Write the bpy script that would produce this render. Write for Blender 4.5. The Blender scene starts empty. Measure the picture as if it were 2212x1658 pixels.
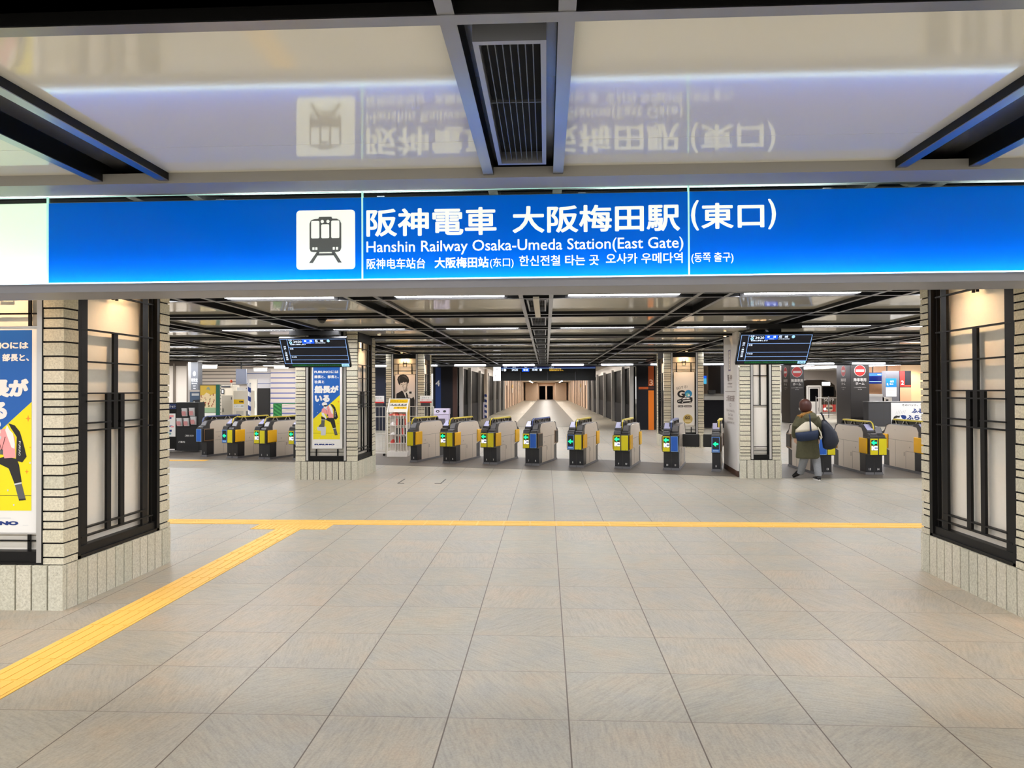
import bpy, bmesh, math, random
from mathutils import Vector, Matrix
random.seed(11)
SC = bpy.context.scene
COL = SC.collection
PI = math.pi

# ------------------------------------------------------------------ materials
def lin(c):
    out = []
    for v in c[:3]:
        v = v / 255.0
        out.append(v / 12.92 if v <= 0.04045 else ((v + 0.055) / 1.055) ** 2.4)
    return (out[0], out[1], out[2], 1.0)

MATS = {}
def mat(name, rgb, rough=0.5, metal=0.0, spec=0.5, emis=None, es=0.0, coat=0.0, alpha=None, trans=0.0):
    if name in MATS:
        return MATS[name]
    m = bpy.data.materials.new(name)
    m.use_nodes = True
    b = m.node_tree.nodes['Principled BSDF']
    b.inputs['Base Color'].default_value = lin(rgb)
    b.inputs['Roughness'].default_value = rough
    b.inputs['Metallic'].default_value = metal
    b.inputs['Specular IOR Level'].default_value = spec
    b.inputs['Coat Weight'].default_value = coat
    b.inputs['Transmission Weight'].default_value = trans
    if emis is not None:
        b.inputs['Emission Color'].default_value = lin(emis)
        b.inputs['Emission Strength'].default_value = es
    MATS[name] = m
    return m

class NT:
    """short hand for building node trees"""
    def __init__(s, m):
        s.t = m.node_tree
        s.b = s.t.nodes['Principled BSDF']
    def n(s, kind, **kw):
        nd = s.t.nodes.new(kind)
        for k, v in kw.items():
            if k.startswith('i_'):
                nd.inputs[k[2:].replace('_', ' ')].default_value = v
            else:
                setattr(nd, k, v)
        return nd
    def l(s, a, b):
        s.t.links.new(a, b)
    def math(s, op, a, b=None):
        nd = s.n('ShaderNodeMath', operation=op)
        for i, v in enumerate((a, b)):
            if v is None: continue
            if isinstance(v, (int, float)): nd.inputs[i].default_value = v
            else: s.l(v, nd.inputs[i])
        return nd.outputs[0]
    def vmath(s, op, a, b=None):
        nd = s.n('ShaderNodeVectorMath', operation=op)
        for i, v in enumerate((a, b)):
            if v is None: continue
            if isinstance(v, (tuple, list)): nd.inputs[i].default_value = v
            else: s.l(v, nd.inputs[i])
        return nd.outputs[0]
    def ramp(s, fac, stops):
        r = s.n('ShaderNodeValToRGB')
        el = r.color_ramp.elements
        while len(el) < len(stops): el.new(0.5)
        for e, (p, c) in zip(el, stops):
            e.position = p
            e.color = c if len(c) == 4 else lin(c)
        s.l(fac, r.inputs[0])
        return r.outputs[0]
    def mix(s, fac, a, b, mode='MIX'):
        nd = s.n('ShaderNodeMix', data_type='RGBA', blend_type=mode)
        for k, v in (('Factor', fac), ('A', a), ('B', b)):
            sock = [q for q in nd.inputs if q.name == k and q.type == ('VALUE' if k == 'Factor' else 'RGBA')][0]
            if isinstance(v, (int, float)): sock.default_value = v
            elif isinstance(v, tuple): sock.default_value = v
            else: s.l(v, sock)
        return [q for q in nd.outputs if q.type == 'RGBA'][0]

def floor_material(name, off, tones, joint, size=0.6, rough=0.42, jw=0.0035, streak=0.5):
    m = mat(name, (150, 140, 130), rough=rough)
    k = NT(m)
    pos = k.n('ShaderNodeNewGeometry').outputs['Position']
    p = k.vmath('SUBTRACT', pos, (off[0], off[1], 0))
    q = k.vmath('SCALE', p); q.node.inputs['Scale'].default_value = 1 / size
    cell = k.vmath('FLOOR', q)
    fr = k.vmath('FRACTION', q)
    wn = k.n('ShaderNodeTexWhiteNoise', noise_dimensions='2D'); k.l(cell, wn.inputs['Vector'])
    sp = k.n('ShaderNodeSeparateXYZ'); k.l(fr, sp.inputs[0])
    ed = []
    for ax, w in (('X', jw), ('Y', jw * 0.6)):
        a = k.math('MINIMUM', sp.outputs[ax], k.math('SUBTRACT', 1.0, sp.outputs[ax]))
        ed.append(k.math('LESS_THAN', a, w / size))
    edge = k.math('MAXIMUM', ed[0], k.math('MULTIPLY', ed[1], 0.75))
    ang = k.math('MULTIPLY', wn.outputs['Value'], 2.6)
    rot = k.n('ShaderNodeVectorRotate', rotation_type='Z_AXIS'); k.l(p, rot.inputs['Vector']); k.l(ang, rot.inputs['Angle'])
    sh = k.vmath('SCALE', wn.outputs['Color']); sh.node.inputs['Scale'].default_value = 60.0
    v1 = k.vmath('ADD', rot.outputs[0], sh)
    v2 = k.vmath('MULTIPLY', v1, (7.0, 60.0, 1.0))
    n1 = k.n('ShaderNodeTexNoise', i_Scale=1.0, i_Detail=8.0, i_Roughness=0.68); k.l(v2, n1.inputs['Vector'])
    n2 = k.n('ShaderNodeTexNoise', i_Scale=3.2, i_Detail=5.0, i_Roughness=0.6); k.l(v1, n2.inputs['Vector'])
    n3 = k.n('ShaderNodeTexNoise', i_Scale=90.0, i_Detail=3.0); k.l(v1, n3.inputs['Vector'])
    base = k.ramp(wn.outputs['Value'], [(i / max(1, len(tones) - 1), t) for i, t in enumerate(tones)])
    warm = k.ramp(n2.outputs[0], [(0.35, (214, 216, 216)), (0.52, (226, 222, 212)), (0.7, (236, 220, 200))])
    c = k.mix(0.75, base, warm, 'MULTIPLY')
    st = k.ramp(n1.outputs[0], [(0.33, (160, 158, 155)), (0.5, (225, 224, 222)), (0.66, (255, 252, 246))])
    c = k.mix(streak * .75, c, st, 'MULTIPLY')
    gr = k.ramp(n3.outputs[0], [(0.35, (205, 203, 200)), (0.6, (255, 255, 255))])
    c = k.mix(0.35, c, gr, 'MULTIPLY')
    c = k.mix(edge, c, lin(joint))
    k.l(c, k.b.inputs['Base Color'])
    bp = k.n('ShaderNodeBump', i_Strength=0.25, i_Distance=0.004)
    k.l(k.math('SUBTRACT', n1.outputs[0], edge), bp.inputs['Height'])
    k.l(bp.outputs[0], k.b.inputs['Normal'])
    return m

def brick_material(name, a, b, c3):
    m = mat(name, a, rough=0.8, spec=0.25)
    k = NT(m)
    geo = k.n('ShaderNodeNewGeometry')
    tc = k.n('ShaderNodeTexCoord').outputs['Object']
    base = k.ramp(geo.outputs['Random Per Island'], [(0.0, a), (0.45, b), (0.8, c3), (1.0, a)])
    vo = k.n('ShaderNodeTexVoronoi', i_Scale=75.0); k.l(tc, vo.inputs['Vector'])
    ns = k.n('ShaderNodeTexNoise', i_Scale=60.0, i_Detail=4.0, i_Roughness=0.7); k.l(tc, ns.inputs['Vector'])
    nb = k.n('ShaderNodeTexNoise', i_Scale=130.0, i_Detail=2.0); k.l(tc, nb.inputs['Vector'])
    sp = k.ramp(k.math('ADD', vo.outputs['Distance'], k.math('MULTIPLY', nb.outputs[0], 0.35)),
                [(0.24, (70, 66, 58)), (0.31, (255, 255, 255))])
    tx = k.ramp(ns.outputs[0], [(0.3, (205, 202, 194)), (0.62, (255, 255, 252))])
    c = k.mix(0.8, base, tx, 'MULTIPLY')
    c = k.mix(0.75, c, sp, 'MULTIPLY')
    k.l(c, k.b.inputs['Base Color'])
    bp = k.n('ShaderNodeBump', i_Strength=0.5, i_Distance=0.006); k.l(ns.outputs[0], bp.inputs['Height'])
    k.l(bp.outputs[0], k.b.inputs['Normal'])
    return m

def brushed(name, rgb, rough=0.3, scale=(1.5, 1.5, 160.0), amt=0.10):
    m = mat(name, rgb, rough=rough, metal=1.0)
    k = NT(m)
    tc = k.n('ShaderNodeTexCoord').outputs['Object']
    v = k.vmath('MULTIPLY', tc, scale)
    n = k.n('ShaderNodeTexNoise', i_Scale=1.0, i_Detail=4.0); k.l(v, n.inputs['Vector'])
    k.l(k.math('ADD', rough - amt / 2, k.math('MULTIPLY', n.outputs[0], amt)), k.b.inputs['Roughness'])
    return m

def noisy(name, rgb, rough=0.5, amount=0.25, scale=8.0, **kw):
    m = mat(name, rgb, rough=rough, **kw)
    k = NT(m)
    tc = k.n('ShaderNodeTexCoord').outputs['Object']
    n = k.n('ShaderNodeTexNoise', i_Scale=scale, i_Detail=5.0); k.l(tc, n.inputs['Vector'])
    f = k.ramp(n.outputs[0], [(0.3, (180, 180, 180)), (0.7, (255, 255, 255))])
    k.l(k.mix(amount, lin(rgb), f, 'MULTIPLY'), k.b.inputs['Base Color'])
    return m

def stripes(name, c1, c2, vec, duty=0.5, rough=0.5):
    """hard stripes along direction vec (per metre)"""
    m = mat(name, c1, rough=rough)
    k = NT(m)
    tc = k.n('ShaderNodeTexCoord').outputs['Object']
    d = k.n('ShaderNodeVectorMath', operation='DOT_PRODUCT'); k.l(tc, d.inputs[0]); d.inputs[1].default_value = vec
    f = k.math('LESS_THAN', k.math('FRACT', d.outputs['Value']), duty)
    k.l(k.mix(f, lin(c1), lin(c2)), k.b.inputs['Base Color'])
    return m

FLOOR = floor_material('stone_floor_tiles', (0.107, 3.538), [(187, 184, 172), (184, 181, 172), (191, 185, 173), (182, 179, 169)], (84, 72, 62))
STRIPFLOOR = floor_material('dark_floor_tiles', (0.107, 3.538), [(112, 104, 98), (104, 98, 94)], (70, 64, 60), rough=0.5, streak=0.2)
BANDFLOOR = floor_material('grey_band_tiles', (0.107, 3.538), [(104, 97, 90), (98, 92, 86)], (90, 84, 78), rough=0.5, streak=0.2)
BRICK = brick_material('speckled_brick', (220, 213, 192), (226, 219, 200), (208, 205, 188))
BASET = brick_material('speckled_base_tile', (212, 208, 192), (218, 213, 198), (202, 201, 186))
JOINT = mat('black_joint', (30, 27, 25), rough=0.9)
BLACK = mat('black_steel', (11, 10, 10), rough=0.45, spec=0.25)
BLACKGLOSS = mat('black_gloss', (14, 14, 15), rough=0.12)
DARKGREY = mat('dark_grey_plastic', (58, 57, 58), rough=0.38)
MIDGREY = mat('mid_grey_plastic', (110, 110, 112), rough=0.4)
STEEL = brushed('stainless_steel', (196, 188, 178), 0.34)
FLAT = brushed('brushed_flat_bar', (150, 150, 152), 0.3, scale=(60.0, 2.0, 60.0))
SILVER = brushed('silver_post', (206, 204, 202), 0.35, scale=(80.0, 80.0, 1.0))
WHITEPANEL = noisy('white_lined_panel', (244, 238, 226), 0.5, 0.04, 40.0)
CEIL = mat('gloss_ceiling_panel', (226, 222, 210), rough=0.068, spec=0.85)
DARKSLOT = mat('dark_slot', (10, 10, 11), rough=0.8)
GREYPANEL = mat('grey_slot_panel', (120, 120, 122), rough=0.25, metal=0.6)
YELLOW = mat('yellow_panel', (236, 190, 14), rough=0.35)
YELLOW2 = mat('lime_yellow_panel', (218, 204, 10), rough=0.35)
BLUE = mat('blue_panel', (24, 92, 190), rough=0.35)
LBLUE = mat('pale_blue_line', (150, 190, 230), rough=0.4)
WHITE = mat('white_paint', (236, 234, 230), rough=0.45)
OFFWHITE = mat('warm_white', (232, 226, 216), rough=0.5)
INK = mat('dark_ink', (28, 26, 27), rough=0.6)
NAVY = mat('navy_ink', (14, 48, 120), rough=0.5)
POSTERBLUE = mat('poster_blue', (18, 92, 176), rough=0.45)
POSTERYELLOW = mat('poster_yellow', (240, 224, 10), rough=0.45)
PINK = mat('poster_pink', (244, 160, 160), rough=0.5)
RED = mat('red_paint', (206, 40, 36), rough=0.4)
ORANGE = mat('orange_paint', (232, 122, 8), rough=0.4)
TACT = mat('tactile_yellow', (236, 190, 92), rough=0.55)
LAMP = mat('lamp_diffuser', (255, 255, 255), emis=(250, 250, 255), es=33.0)
WARMLAMP = mat('warm_lamp', (255, 230, 190), emis=(255, 190, 120), es=25.0)
GREENGLOW = mat('green_arrow_light', (0, 200, 120), emis=(10, 235, 150), es=1.3)
WHITEGLOW = mat('white_lit', (240, 240, 250), emis=(240, 240, 255), es=1.2)
SCRBLACK = mat('screen_black', (8, 9, 16), rough=0.2, emis=(10, 14, 30), es=0.5)
SCRLINE = mat('screen_line', (120, 160, 220), emis=(140, 180, 240), es=0.9)
SCRTEXT = mat('screen_text', (220, 235, 255), emis=(225, 238, 255), es=1.2)
SCRBLUE = mat('screen_blue', (0, 70, 210), emis=(10, 90, 230), es=0.9)
SCRGREEN = mat('screen_green', (0, 120, 50), emis=(10, 130, 60), es=0.6)
SCRAMBER = mat('screen_amber', (230, 180, 60), emis=(250, 200, 70), es=0.9)
SCRNAVY = mat('screen_navy', (6, 16, 60), rough=0.2, emis=(8, 18, 76), es=0.6)

# ------------------------------------------------------------------ mesh builder
class MB:
    def __init__(s):
        s.v = []; s.f = []; s.m = []
    def add(s, vs, fs, m=0):
        n = len(s.v)
        s.v += [tuple(v) for v in vs]
        s.f += [[i + n for i in f] for f in fs]
        s.m += [m] * len(fs)
        return s
    def box(s, x0, x1, y0, y1, z0, z1, m=0):
        vs = [(x, y, z) for z in (z0, z1) for y in (y0, y1) for x in (x0, x1)]
        return s.add(vs, [(0, 2, 3, 1), (4, 5, 7, 6), (0, 1, 5, 4), (2, 6, 7, 3), (0, 4, 6, 2), (1, 3, 7, 5)], m)
    def prism(s, pts, ax, c0, c1, m=0):
        def P(p, q, c):
            return {'x': (c, p, q), 'y': (p, c, q), 'z': (p, q, c)}[ax]
        n = len(pts)
        vs = [P(p, q, c0) for p, q in pts] + [P(p, q, c1) for p, q in pts]
        fs = [list(range(n))[::-1], list(range(n, 2 * n))] + [(i, (i + 1) % n, n + (i + 1) % n, n + i) for i in range(n)]
        return s.add(vs, fs, m)
    def tube(s, pts, r, n=8, m=0, r2=None, cap=True):
        pts = [Vector(p) for p in pts]
        rings = []
        for i, p in enumerate(pts):
            d = (pts[min(i + 1, len(pts) - 1)] - pts[max(i - 1, 0)]).normalized()
            a = d.orthogonal().normalized() if i == 0 else (a - d * a.dot(d)).normalized()
            b = d.cross(a)
            rr = (r[i] if isinstance(r, (list, tuple)) else r)
            rings.append([p + a * (rr * math.cos(2 * PI * k / n)) + b * (rr * math.sin(2 * PI * k / n)) for k in range(n)])
        return s.loft(rings, m, cap)
    def loft(s, rings, m=0, cap=True):
        n = len(rings[0]); vs = [v for r in rings for v in r]; fs = []
        for i in range(len(rings) - 1):
            for k in range(n):
                a = i * n + k; b = i * n + (k + 1) % n
                fs.append((a, b, b + n, a + n))
        if cap:
            fs.append(list(range(n))[::-1]); fs.append([len(vs) - n + k for k in range(n)])
        return s.add(vs, fs, m)
    def ell(s, rings, m=0, n=20):
        """rings of (cx,cy,z,rx,ry)"""
        return s.loft([[(cx + rx * math.cos(2 * PI * k / n), cy + ry * math.sin(2 * PI * k / n), z) for k in range(n)]
                       for cx, cy, z, rx, ry in rings], m)
    def ball(s, c, r, m=0, n=14):
        if not isinstance(r, (tuple, list)): r = (r, r, r)
        k = n // 2
        rings = []
        for i in range(1, k):
            t = PI * i / k
            rings.append((c[0], c[1], c[2] - r[2] * math.cos(t), r[0] * math.sin(t), r[1] * math.sin(t)))
        return s.ell(rings, m, n)
    # flat drawing on a frame F=(origin,U,V)
    def poly(s, F, pts, d=0.0, m=0):
        o, U, V = F; N = V.cross(U).normalized() * -1.0
        N = U.cross(V).normalized()
        s.add([o + U * u + V * v + N * d for u, v in pts], [list(range(len(pts)))], m)
        return s
    def rect(s, F, u0, v0, u1, v1, d=0.0, m=0):
        return s.poly(F, [(u0, v0), (u1, v0), (u1, v1), (u0, v1)], d, m)
    def frame_rect(s, F, u0, v0, u1, v1, t, d=0.0, m=0):
        s.rect(F, u0, v0, u1, v0 + t, d, m); s.rect(F, u0, v1 - t, u1, v1, d, m)
        s.rect(F, u0, v0 + t, u0 + t, v1 - t, d, m); return s.rect(F, u1 - t, v0 + t, u1, v1 - t, d, m)
    def disc(s, F, u, v, r, d=0.0, m=0, n=28, ry=None):
        return s.poly(F, [(u + r * math.cos(2 * PI * k / n), v + (ry or r) * math.sin(2 * PI * k / n)) for k in range(n)], d, m)
    def text(s, F, txt, u0, v0, u1, v1, d=0.0, m=0, w=0.0, rot=0.0, keep=False):
        vs, fs = text_mesh(txt, w)
        xs = [p[0] for p in vs]; ys = [p[1] for p in vs]
        ax, bx, ay, by = min(xs), max(xs), min(ys), max(ys)
        sx = (u1 - u0) / (bx - ax); sy = (v1 - v0) / (by - ay)
        if keep: sx = sy = min(sx, sy)
        o, U, V = F; N = U.cross(V).normalized()
        cu, cv = (u0 + u1) / 2, (v0 + v1) / 2
        out = []
        for x, y, dz in vs:
            a = (x - (ax + bx) / 2) * sx; b = (y - (ay + by) / 2) * sy
            a, b = a * math.cos(rot) - b * math.sin(rot), a * math.sin(rot) + b * math.cos(rot)
            out.append(o + U * (cu + a) + V * (cv + b) + N * (d + dz))
        return s.add(out, fs, m)
    def build(s, name, mats, parent=None, bev=0.0, smooth=False, kind=None, label=None):
        me = bpy.data.meshes.new(name)
        me.from_pydata(s.v, [], s.f)
        if not isinstance(mats, (list, tuple)): mats = [mats]
        for m in mats: me.materials.append(m)
        for p, i in zip(me.polygons, s.m):
            p.material_index = i; p.use_smooth = smooth
        bm = bmesh.new(); bm.from_mesh(me)
        bmesh.ops.recalc_face_normals(bm, faces=bm.faces)
        bm.to_mesh(me); bm.free()
        o = bpy.data.objects.new(name, me); COL.objects.link(o)
        if parent: o.parent = parent
        if bev:
            b = o.modifiers.new('b', 'BEVEL'); b.width = bev; b.segments = 2; b.limit_method = 'ANGLE'; b.angle_limit = 0.7
        if kind: o['kind'] = kind
        if label: o['label'] = label
        return o

TXT = {}
def text_mesh(txt, w=0.0):
    key = (txt, w)
    if key not in TXT:
        cu = bpy.data.curves.new('t', 'FONT'); cu.body = txt; cu.size = 1.0; cu.resolution_u = 3
        o = bpy.data.objects.new('t', cu)
        me = o.to_mesh()
        bv = [(v.co.x, v.co.y) for v in me.vertices]; base = [(x, y, 0.0) for x, y in bv]; bf = [list(p.vertices) for p in me.polygons]
        vs, fs = list(base), list(bf)
        nc = 0 if w <= 0 else 8 if w < .04 else 16
        for q in range(nc):        # heavier weight: the glyph swept around a small circle
            n = len(vs); a = 2 * PI / nc * q
            vs += [(x + w * math.cos(a), y + w * math.sin(a), (q + 1) * 7e-5) for x, y in bv]; fs += [[i + n for i in f] for f in bf]
        TXT[key] = (vs, fs)
        o.to_mesh_clear(); bpy.data.objects.remove(o); bpy.data.curves.remove(cu)
    return TXT[key]

def FR(x, y, z, U=(1, 0, 0), V=(0, 0, 1)):
    """frame on a board facing the viewer: u runs along +x, v up, normal -y"""
    return (Vector((x, y, z)), Vector(U), Vector(V))

def thing(name, label, cat, loc=(0, 0, 0), rz=0.0, group=None):
    o = bpy.data.objects.new(name, None); COL.objects.link(o)
    o.empty_display_size = 0.1
    o.location = loc; o.rotation_euler = (0, 0, rz)
    o['label'] = label; o['category'] = cat; o['kind'] = 'thing'
    if group: o['group'] = group
    return o
def tag(o, label, cat, group=None, kind='thing'):
    o['label'] = label; o['category'] = cat; o['kind'] = kind
    if group: o['group'] = group
    return o
def struct(o):
    o['kind'] = 'structure'; return o

# ------------------------------------------------------------------ camera, world, view
cam = bpy.data.cameras.new('camera'); co = bpy.data.objects.new('camera', cam); COL.objects.link(co)
yaw, pitch, roll = 4.7576e-2, 9.43e-3, 3.11e-3
co.matrix_world = (Matrix.Translation((0, 0, 1.625)) @ Matrix.Rotation(yaw, 4, 'Z') @ Matrix.Rotation(PI / 2 + pitch, 4, 'X')
                   @ Matrix.Rotation(-roll, 4, 'Z'))
cam.sensor_width = 36.0; cam.lens = 36.0 * 1538.3 / 2212.0; cam.clip_end = 500; cam.clip_start = 0.05
SC.camera = co
w = bpy.data.worlds.new('world'); SC.world = w; w.use_nodes = True
w.node_tree.nodes['Background'].inputs[0].default_value = (1.0, 0.97, 0.93, 1)
w.node_tree.nodes['Background'].inputs[1].default_value = 0.8
SC.view_settings.view_transform = 'Standard'; SC.view_settings.look = 'None'
SC.view_settings.gamma = 1.0; SC.view_settings.exposure = 0.12; SC.view_settings.use_curve_mapping = False
SC.cycles.use_denoising = True
SC.cycles.max_bounces = 7; SC.cycles.diffuse_bounces = 4; SC.cycles.glossy_bounces = 4; SC.cycles.transmission_bounces = 5; SC.cycles.sample_clamp_indirect = 6.0
SC.cycles.caustics_reflective = False; SC.cycles.caustics_refractive = False

ZF, ZP, ZG = 2.68, 2.72, 2.775          # flat bars, ceiling panels, recess backs
SLOTS = [2.03 + 2.055 * i for i in range(-5, 14)]     # far outer edges of the cross slots
def bay(k): return -0.107 + 1.97 * k                  # x of the paired beams

# ------------------------------------------------------------------ floor
struct(MB().add([(-32, -9, 0), (42, -9, 0), (42, 135, 0), (-32, 135, 0)], [(0, 1, 2, 3)]).build('floor', FLOOR))
gs = [(-14, 18.2), (-9.187, 16.983), (-5.718, 16.107), (-3.329, 15.471), (.665, 14.427), (3.57, 13.57), (4.353, 13.348), (6.85, 13.36), (18, 13.36),
      (18, 15.9), (5, 15.9), (2.5, 16.15), (1.4, 16.75), (-3, 18.0), (-14, 21.2)]
struct(MB().prism(gs, 'z', 0.0, 0.003).build('floor_gate_band', STRIPFLOOR))
struct(MB().box(-1.5, 1.46, 32, 130, 0.0, 0.003).build('floor_corridor_band', BANDFLOOR))

# tactile paving: rows of ribbed yellow blocks set in the floor
def tactile(name, x0, x1, y0, y1, along, label, skip=None):
    mb = MB(); ln = 0.3 if along != 'd' else 0.3
    nx = max(1, round((x1 - x0) / 0.32)); ny = max(1, round((y1 - y0) / 0.32))
    for i in range(nx):
        for j in range(ny):
            a0 = x0 + (x1 - x0) * i / nx + .0012; a1 = x0 + (x1 - x0) * (i + 1) / nx - .0012
            b0 = y0 + (y1 - y0) * j / ny + .0012; b1 = y0 + (y1 - y0) * (j + 1) / ny - .0012
            mb.box(a0, a1, b0, b1, 0.0, 0.004)
            if along == 'x':
                for q in range(4):
                    c = b0 + (b1 - b0) * (q + .5) / 4; mb.box(a0 + .01, a1 - .01, c - .016, c + .016, .004, .0075)
            elif along == 'y':
                for q in range(4):
                    c = a0 + (a1 - a0) * (q + .5) / 4; mb.box(c - .016, c + .016, b0 + .01, b1 - .01, .004, .0075)
            else:
                for q in range(5):
                    for r in range(5):
                        cx = a0 + (a1 - a0) * (q + .5) / 5; cy = b0 + (b1 - b0) * (r + .5) / 5
                        mb.box(cx - .012, cx + .012, cy - .012, cy + .012, .004, .0075)
    return tag(mb.build(name, TACT), label, 'tactile paving')
tactile('tactile_strip', -7.6, 7.2, 8.58, 8.88, 'x', 'yellow ribbed tactile strip running across the floor from side to side')
tactile('tactile_strip', -3.19, -2.89, 2.0, 8.27, 'y', 'yellow ribbed tactile strip running from the near left corner towards the gates')
tactile('tactile_strip', -3.5, -2.59, 8.272, 8.572, 'd', 'studded yellow tactile patch where the two strips meet')
# warning dots by the far left gates and on the platform
tactile('tactile_strip', -9.9, -8.0, 16.35, 16.6, 'd', 'short yellow tactile strip in front of the far left gates')
tactile('tactile_strip', 2.1, 2.75, 21.9, 23.0, 'd', 'pale yellow tactile patch on the floor behind the right gates')
# floor hatch marks
mb = MB()
for x in (-2.62, -1.86): mb.box(x, x + .02, 12.45, 13.05, 0.0, .004)
mb.box(-2.62, -2.5, 12.45, 12.47, 0, .004); mb.box(-1.96, -1.84, 12.45, 12.47, 0, .004)
tag(mb.build('floor_hatch', mat('hatch_edge', (50, 46, 42))), 'dark cornered outline of a floor access hatch before the gates', 'floor hatch')

# ------------------------------------------------------------------ ceiling
mb = MB()
X0, X1 = -9, 9
ks = list(range(-8, 11))
for i in range(len(SLOTS) - 1):
    y0 = SLOTS[i]; y1 = SLOTS[i + 1] - 0.40
    if i == 5: pass
    for k in ks:
        a = bay(k) + 0.195; b = bay(k + 1) - 0.195
        mid = (y0 + y1) / 2 + 0.25
        mb.box(a, b, y0, mid - .0012, ZP, ZP + .02); mb.box(a, b, mid + .0012, y1, ZP, ZP + .02)
struct(mb.build('ceiling', CEIL))
mb = MB()
mb.box(bay(-8) - .3, bay(11) + .3, SLOTS[0] - .5, 28.9, ZP + .16, ZP + .2)
for y in SLOTS:                                     # side cheeks of the cross slots
    mb.box(bay(-8), bay(11), y - .052, y - .05, ZP, ZP + .16); mb.box(bay(-8), bay(11), y - .35, y - .348, ZP, ZP + .16)
struct(mb.build('ceiling_slot_void', DARKSLOT))
mb = MB()
for k in range(-8, 12):
    mb.box(bay(k) - .15, bay(k) + .15, SLOTS[0], SLOTS[-1], ZG, ZG + .02)
struct(mb.build('ceiling_recess', GREYPANEL))
for n, k in enumerate(range(-8, 12)):
    mb = MB()
    for sx in (-1, 1):
        x = bay(k) + sx * .170
        mb.box(x - .024, x + .024, SLOTS[0], SLOTS[-1] - .05, ZF + .004, ZG + .03, 1); mb.box(x - .0245, x + .0245, SLOTS[0], SLOTS[-1] - .05, ZF, ZF + .004, 0)
    struct(mb.build('ceiling_beam_pair', [FLAT, BLACK]))
for y in SLOTS:
    mb = MB()
    for a, b in ((y - .052, y), (y - .40, y - .348)):
        mb.box(bay(-8), bay(11), a, b, ZF + .002, ZG, 1); mb.box(bay(-8), bay(11), a - .0005, b + .0005, ZF - .002, ZF + .002, 0)
    struct(mb.build('ceiling_cross_bar', [FLAT, BLACK]))
struct(MB().box(-9, 9, 3.47, 3.66, ZF - .012, ZP).build('trim_1', mat('trim_grey', (150, 147, 142), rough=0.4)))

# strip lights in every second slot
ORD = ['first', 'second', 'third', 'fourth', 'fifth', 'sixth', 'seventh', 'eighth']
def lightrow(y, n, kmin, kmax):
    for k in range(kmin, kmax + 1):
        xc = bay(k) + .985 + (({-3: -.3, -2: .32, 1: -.3, 2: .3}.get(k, 0)) if n == 3 else 0)   # clear of the far pillars
        j = k if k < 0 else k + 1
        side = 'left' if k < 0 else 'right'
        t = thing('ceiling_light', 'strip light in the %s lit ceiling row, %s bay %s of the centre beam' % (ORD[n], ORD[abs(j) - 1], side),
                  'ceiling light', (xc, y - .2, ZF), 0, 'strip lights in the ceiling slots')
        h = MB(); h.box(-.66, .66, -.145, .145, .03, .075); h.box(-.66, .66, -.145, -.135, .0, .03); h.box(-.66, .66, .135, .145, 0, .03)
        h.build('housing', BLACK, t)
        MB().box(-.62, .62, -.11, .11, .018, .029).build('diffuser', LAMP, t)
        if n == 5: MB().box(-.64, .64, .12, .134, -.078, .02).build('fascia_glow', mat('lit_fascia_tone', (235, 238, 245), emis=(225, 230, 242), es=.85), t)  # glowing strip stands in for the fascia lit by the last lamp row
for n, i in enumerate(range(8, 19, 2)):
    y = SLOTS[i]
    half = [2, 3, 4, 5, 6, 6][n]
    lightrow(y, n, -half, half - 1 + (n > 2))
# the same rows above and behind the viewer, outside the photograph: lamps only
for i, y in [(q, SLOTS[q] - .2) for q in (0, 2, 4, 6, 8, 10, 12, 14, 16)]:
    half = 6 if i < 8 else [2, 3, 4, 5, 6][(i - 8) // 2]
    for k in range(-8, 9):
        if i >= 8 and -half <= k <= half - 1 + (i >= 14) or (i < 8 and abs(k) > 6): continue
        L = bpy.data.lights.new('strip_lamp', 'AREA'); L.shape = 'RECTANGLE'; L.size = 1.24; L.size_y = .22
        L.energy = (30.0 if i == 6 else 95.0 if i == 4 else 50.0 if i < 4 else 36.0) * PI * 1.24 * .22; L.color = (0.97, 0.97, 1.0)
        o = bpy.data.objects.new('strip_lamp', L); COL.objects.link(o); o.location = (bay(k) + .985, y, ZF + (.10 if i == 6 else .02))

# vents along the centre recess
for i in range(5, 18):
    y0 = SLOTS[i] + .107; y1 = y0 + 1.18
    words = ['big', ]
    lab = 'slotted black air vent in the ceiling in front of the blue sign' if i == 5 else 'black air vent in the centre ceiling recess, %s one behind the sign' % ORD[min(i - 6, 7)]
    if i > 13: lab = 'small distant black air vent of the far centre ceiling recess'
    t = thing('ceiling_vent', lab, 'air vent', (bay(0), y0, ZF), 0, 'air vents along the centre recess')
    f = MB(); L = y1 - y0
    f.box(-.112, -.094, 0, L, 0, .07); f.box(.094, .112, 0, L, 0, .07); f.box(-.094, .094, 0, .022, 0, .07); f.box(-.094, .094, L - .022, L, 0, .07)
    f.build('frame', mat('vent_frame', (150, 152, 160), rough=0.35, metal=0.5), t)
    MB().box(-.094, .094, .022, L - .022, .055, .068).build('duct', DARKSLOT, t)
    b = MB()
    for q in range(7):
        x = -.094 + .188 * (q + 1) / 8; b.box(x - .0016, x + .0016, .022, L - .022, .012, .03)
    b.box(-.094, .094, L * .42 - .003, L * .42 + .003, .014, .026)
    b.build('grille', mat('grille_bar', (90, 92, 96), rough=0.4, metal=0.4), t)
tag(MB().box(bay(0) - .035, bay(0) + .035, 7.95, 9.95, ZF - .034, ZF - .004).build('ceiling_cable_duct', OFFWHITE, bev=.004),
    'pale rectangular cable duct below the centre ceiling recess behind the sign', 'cable duct')
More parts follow.
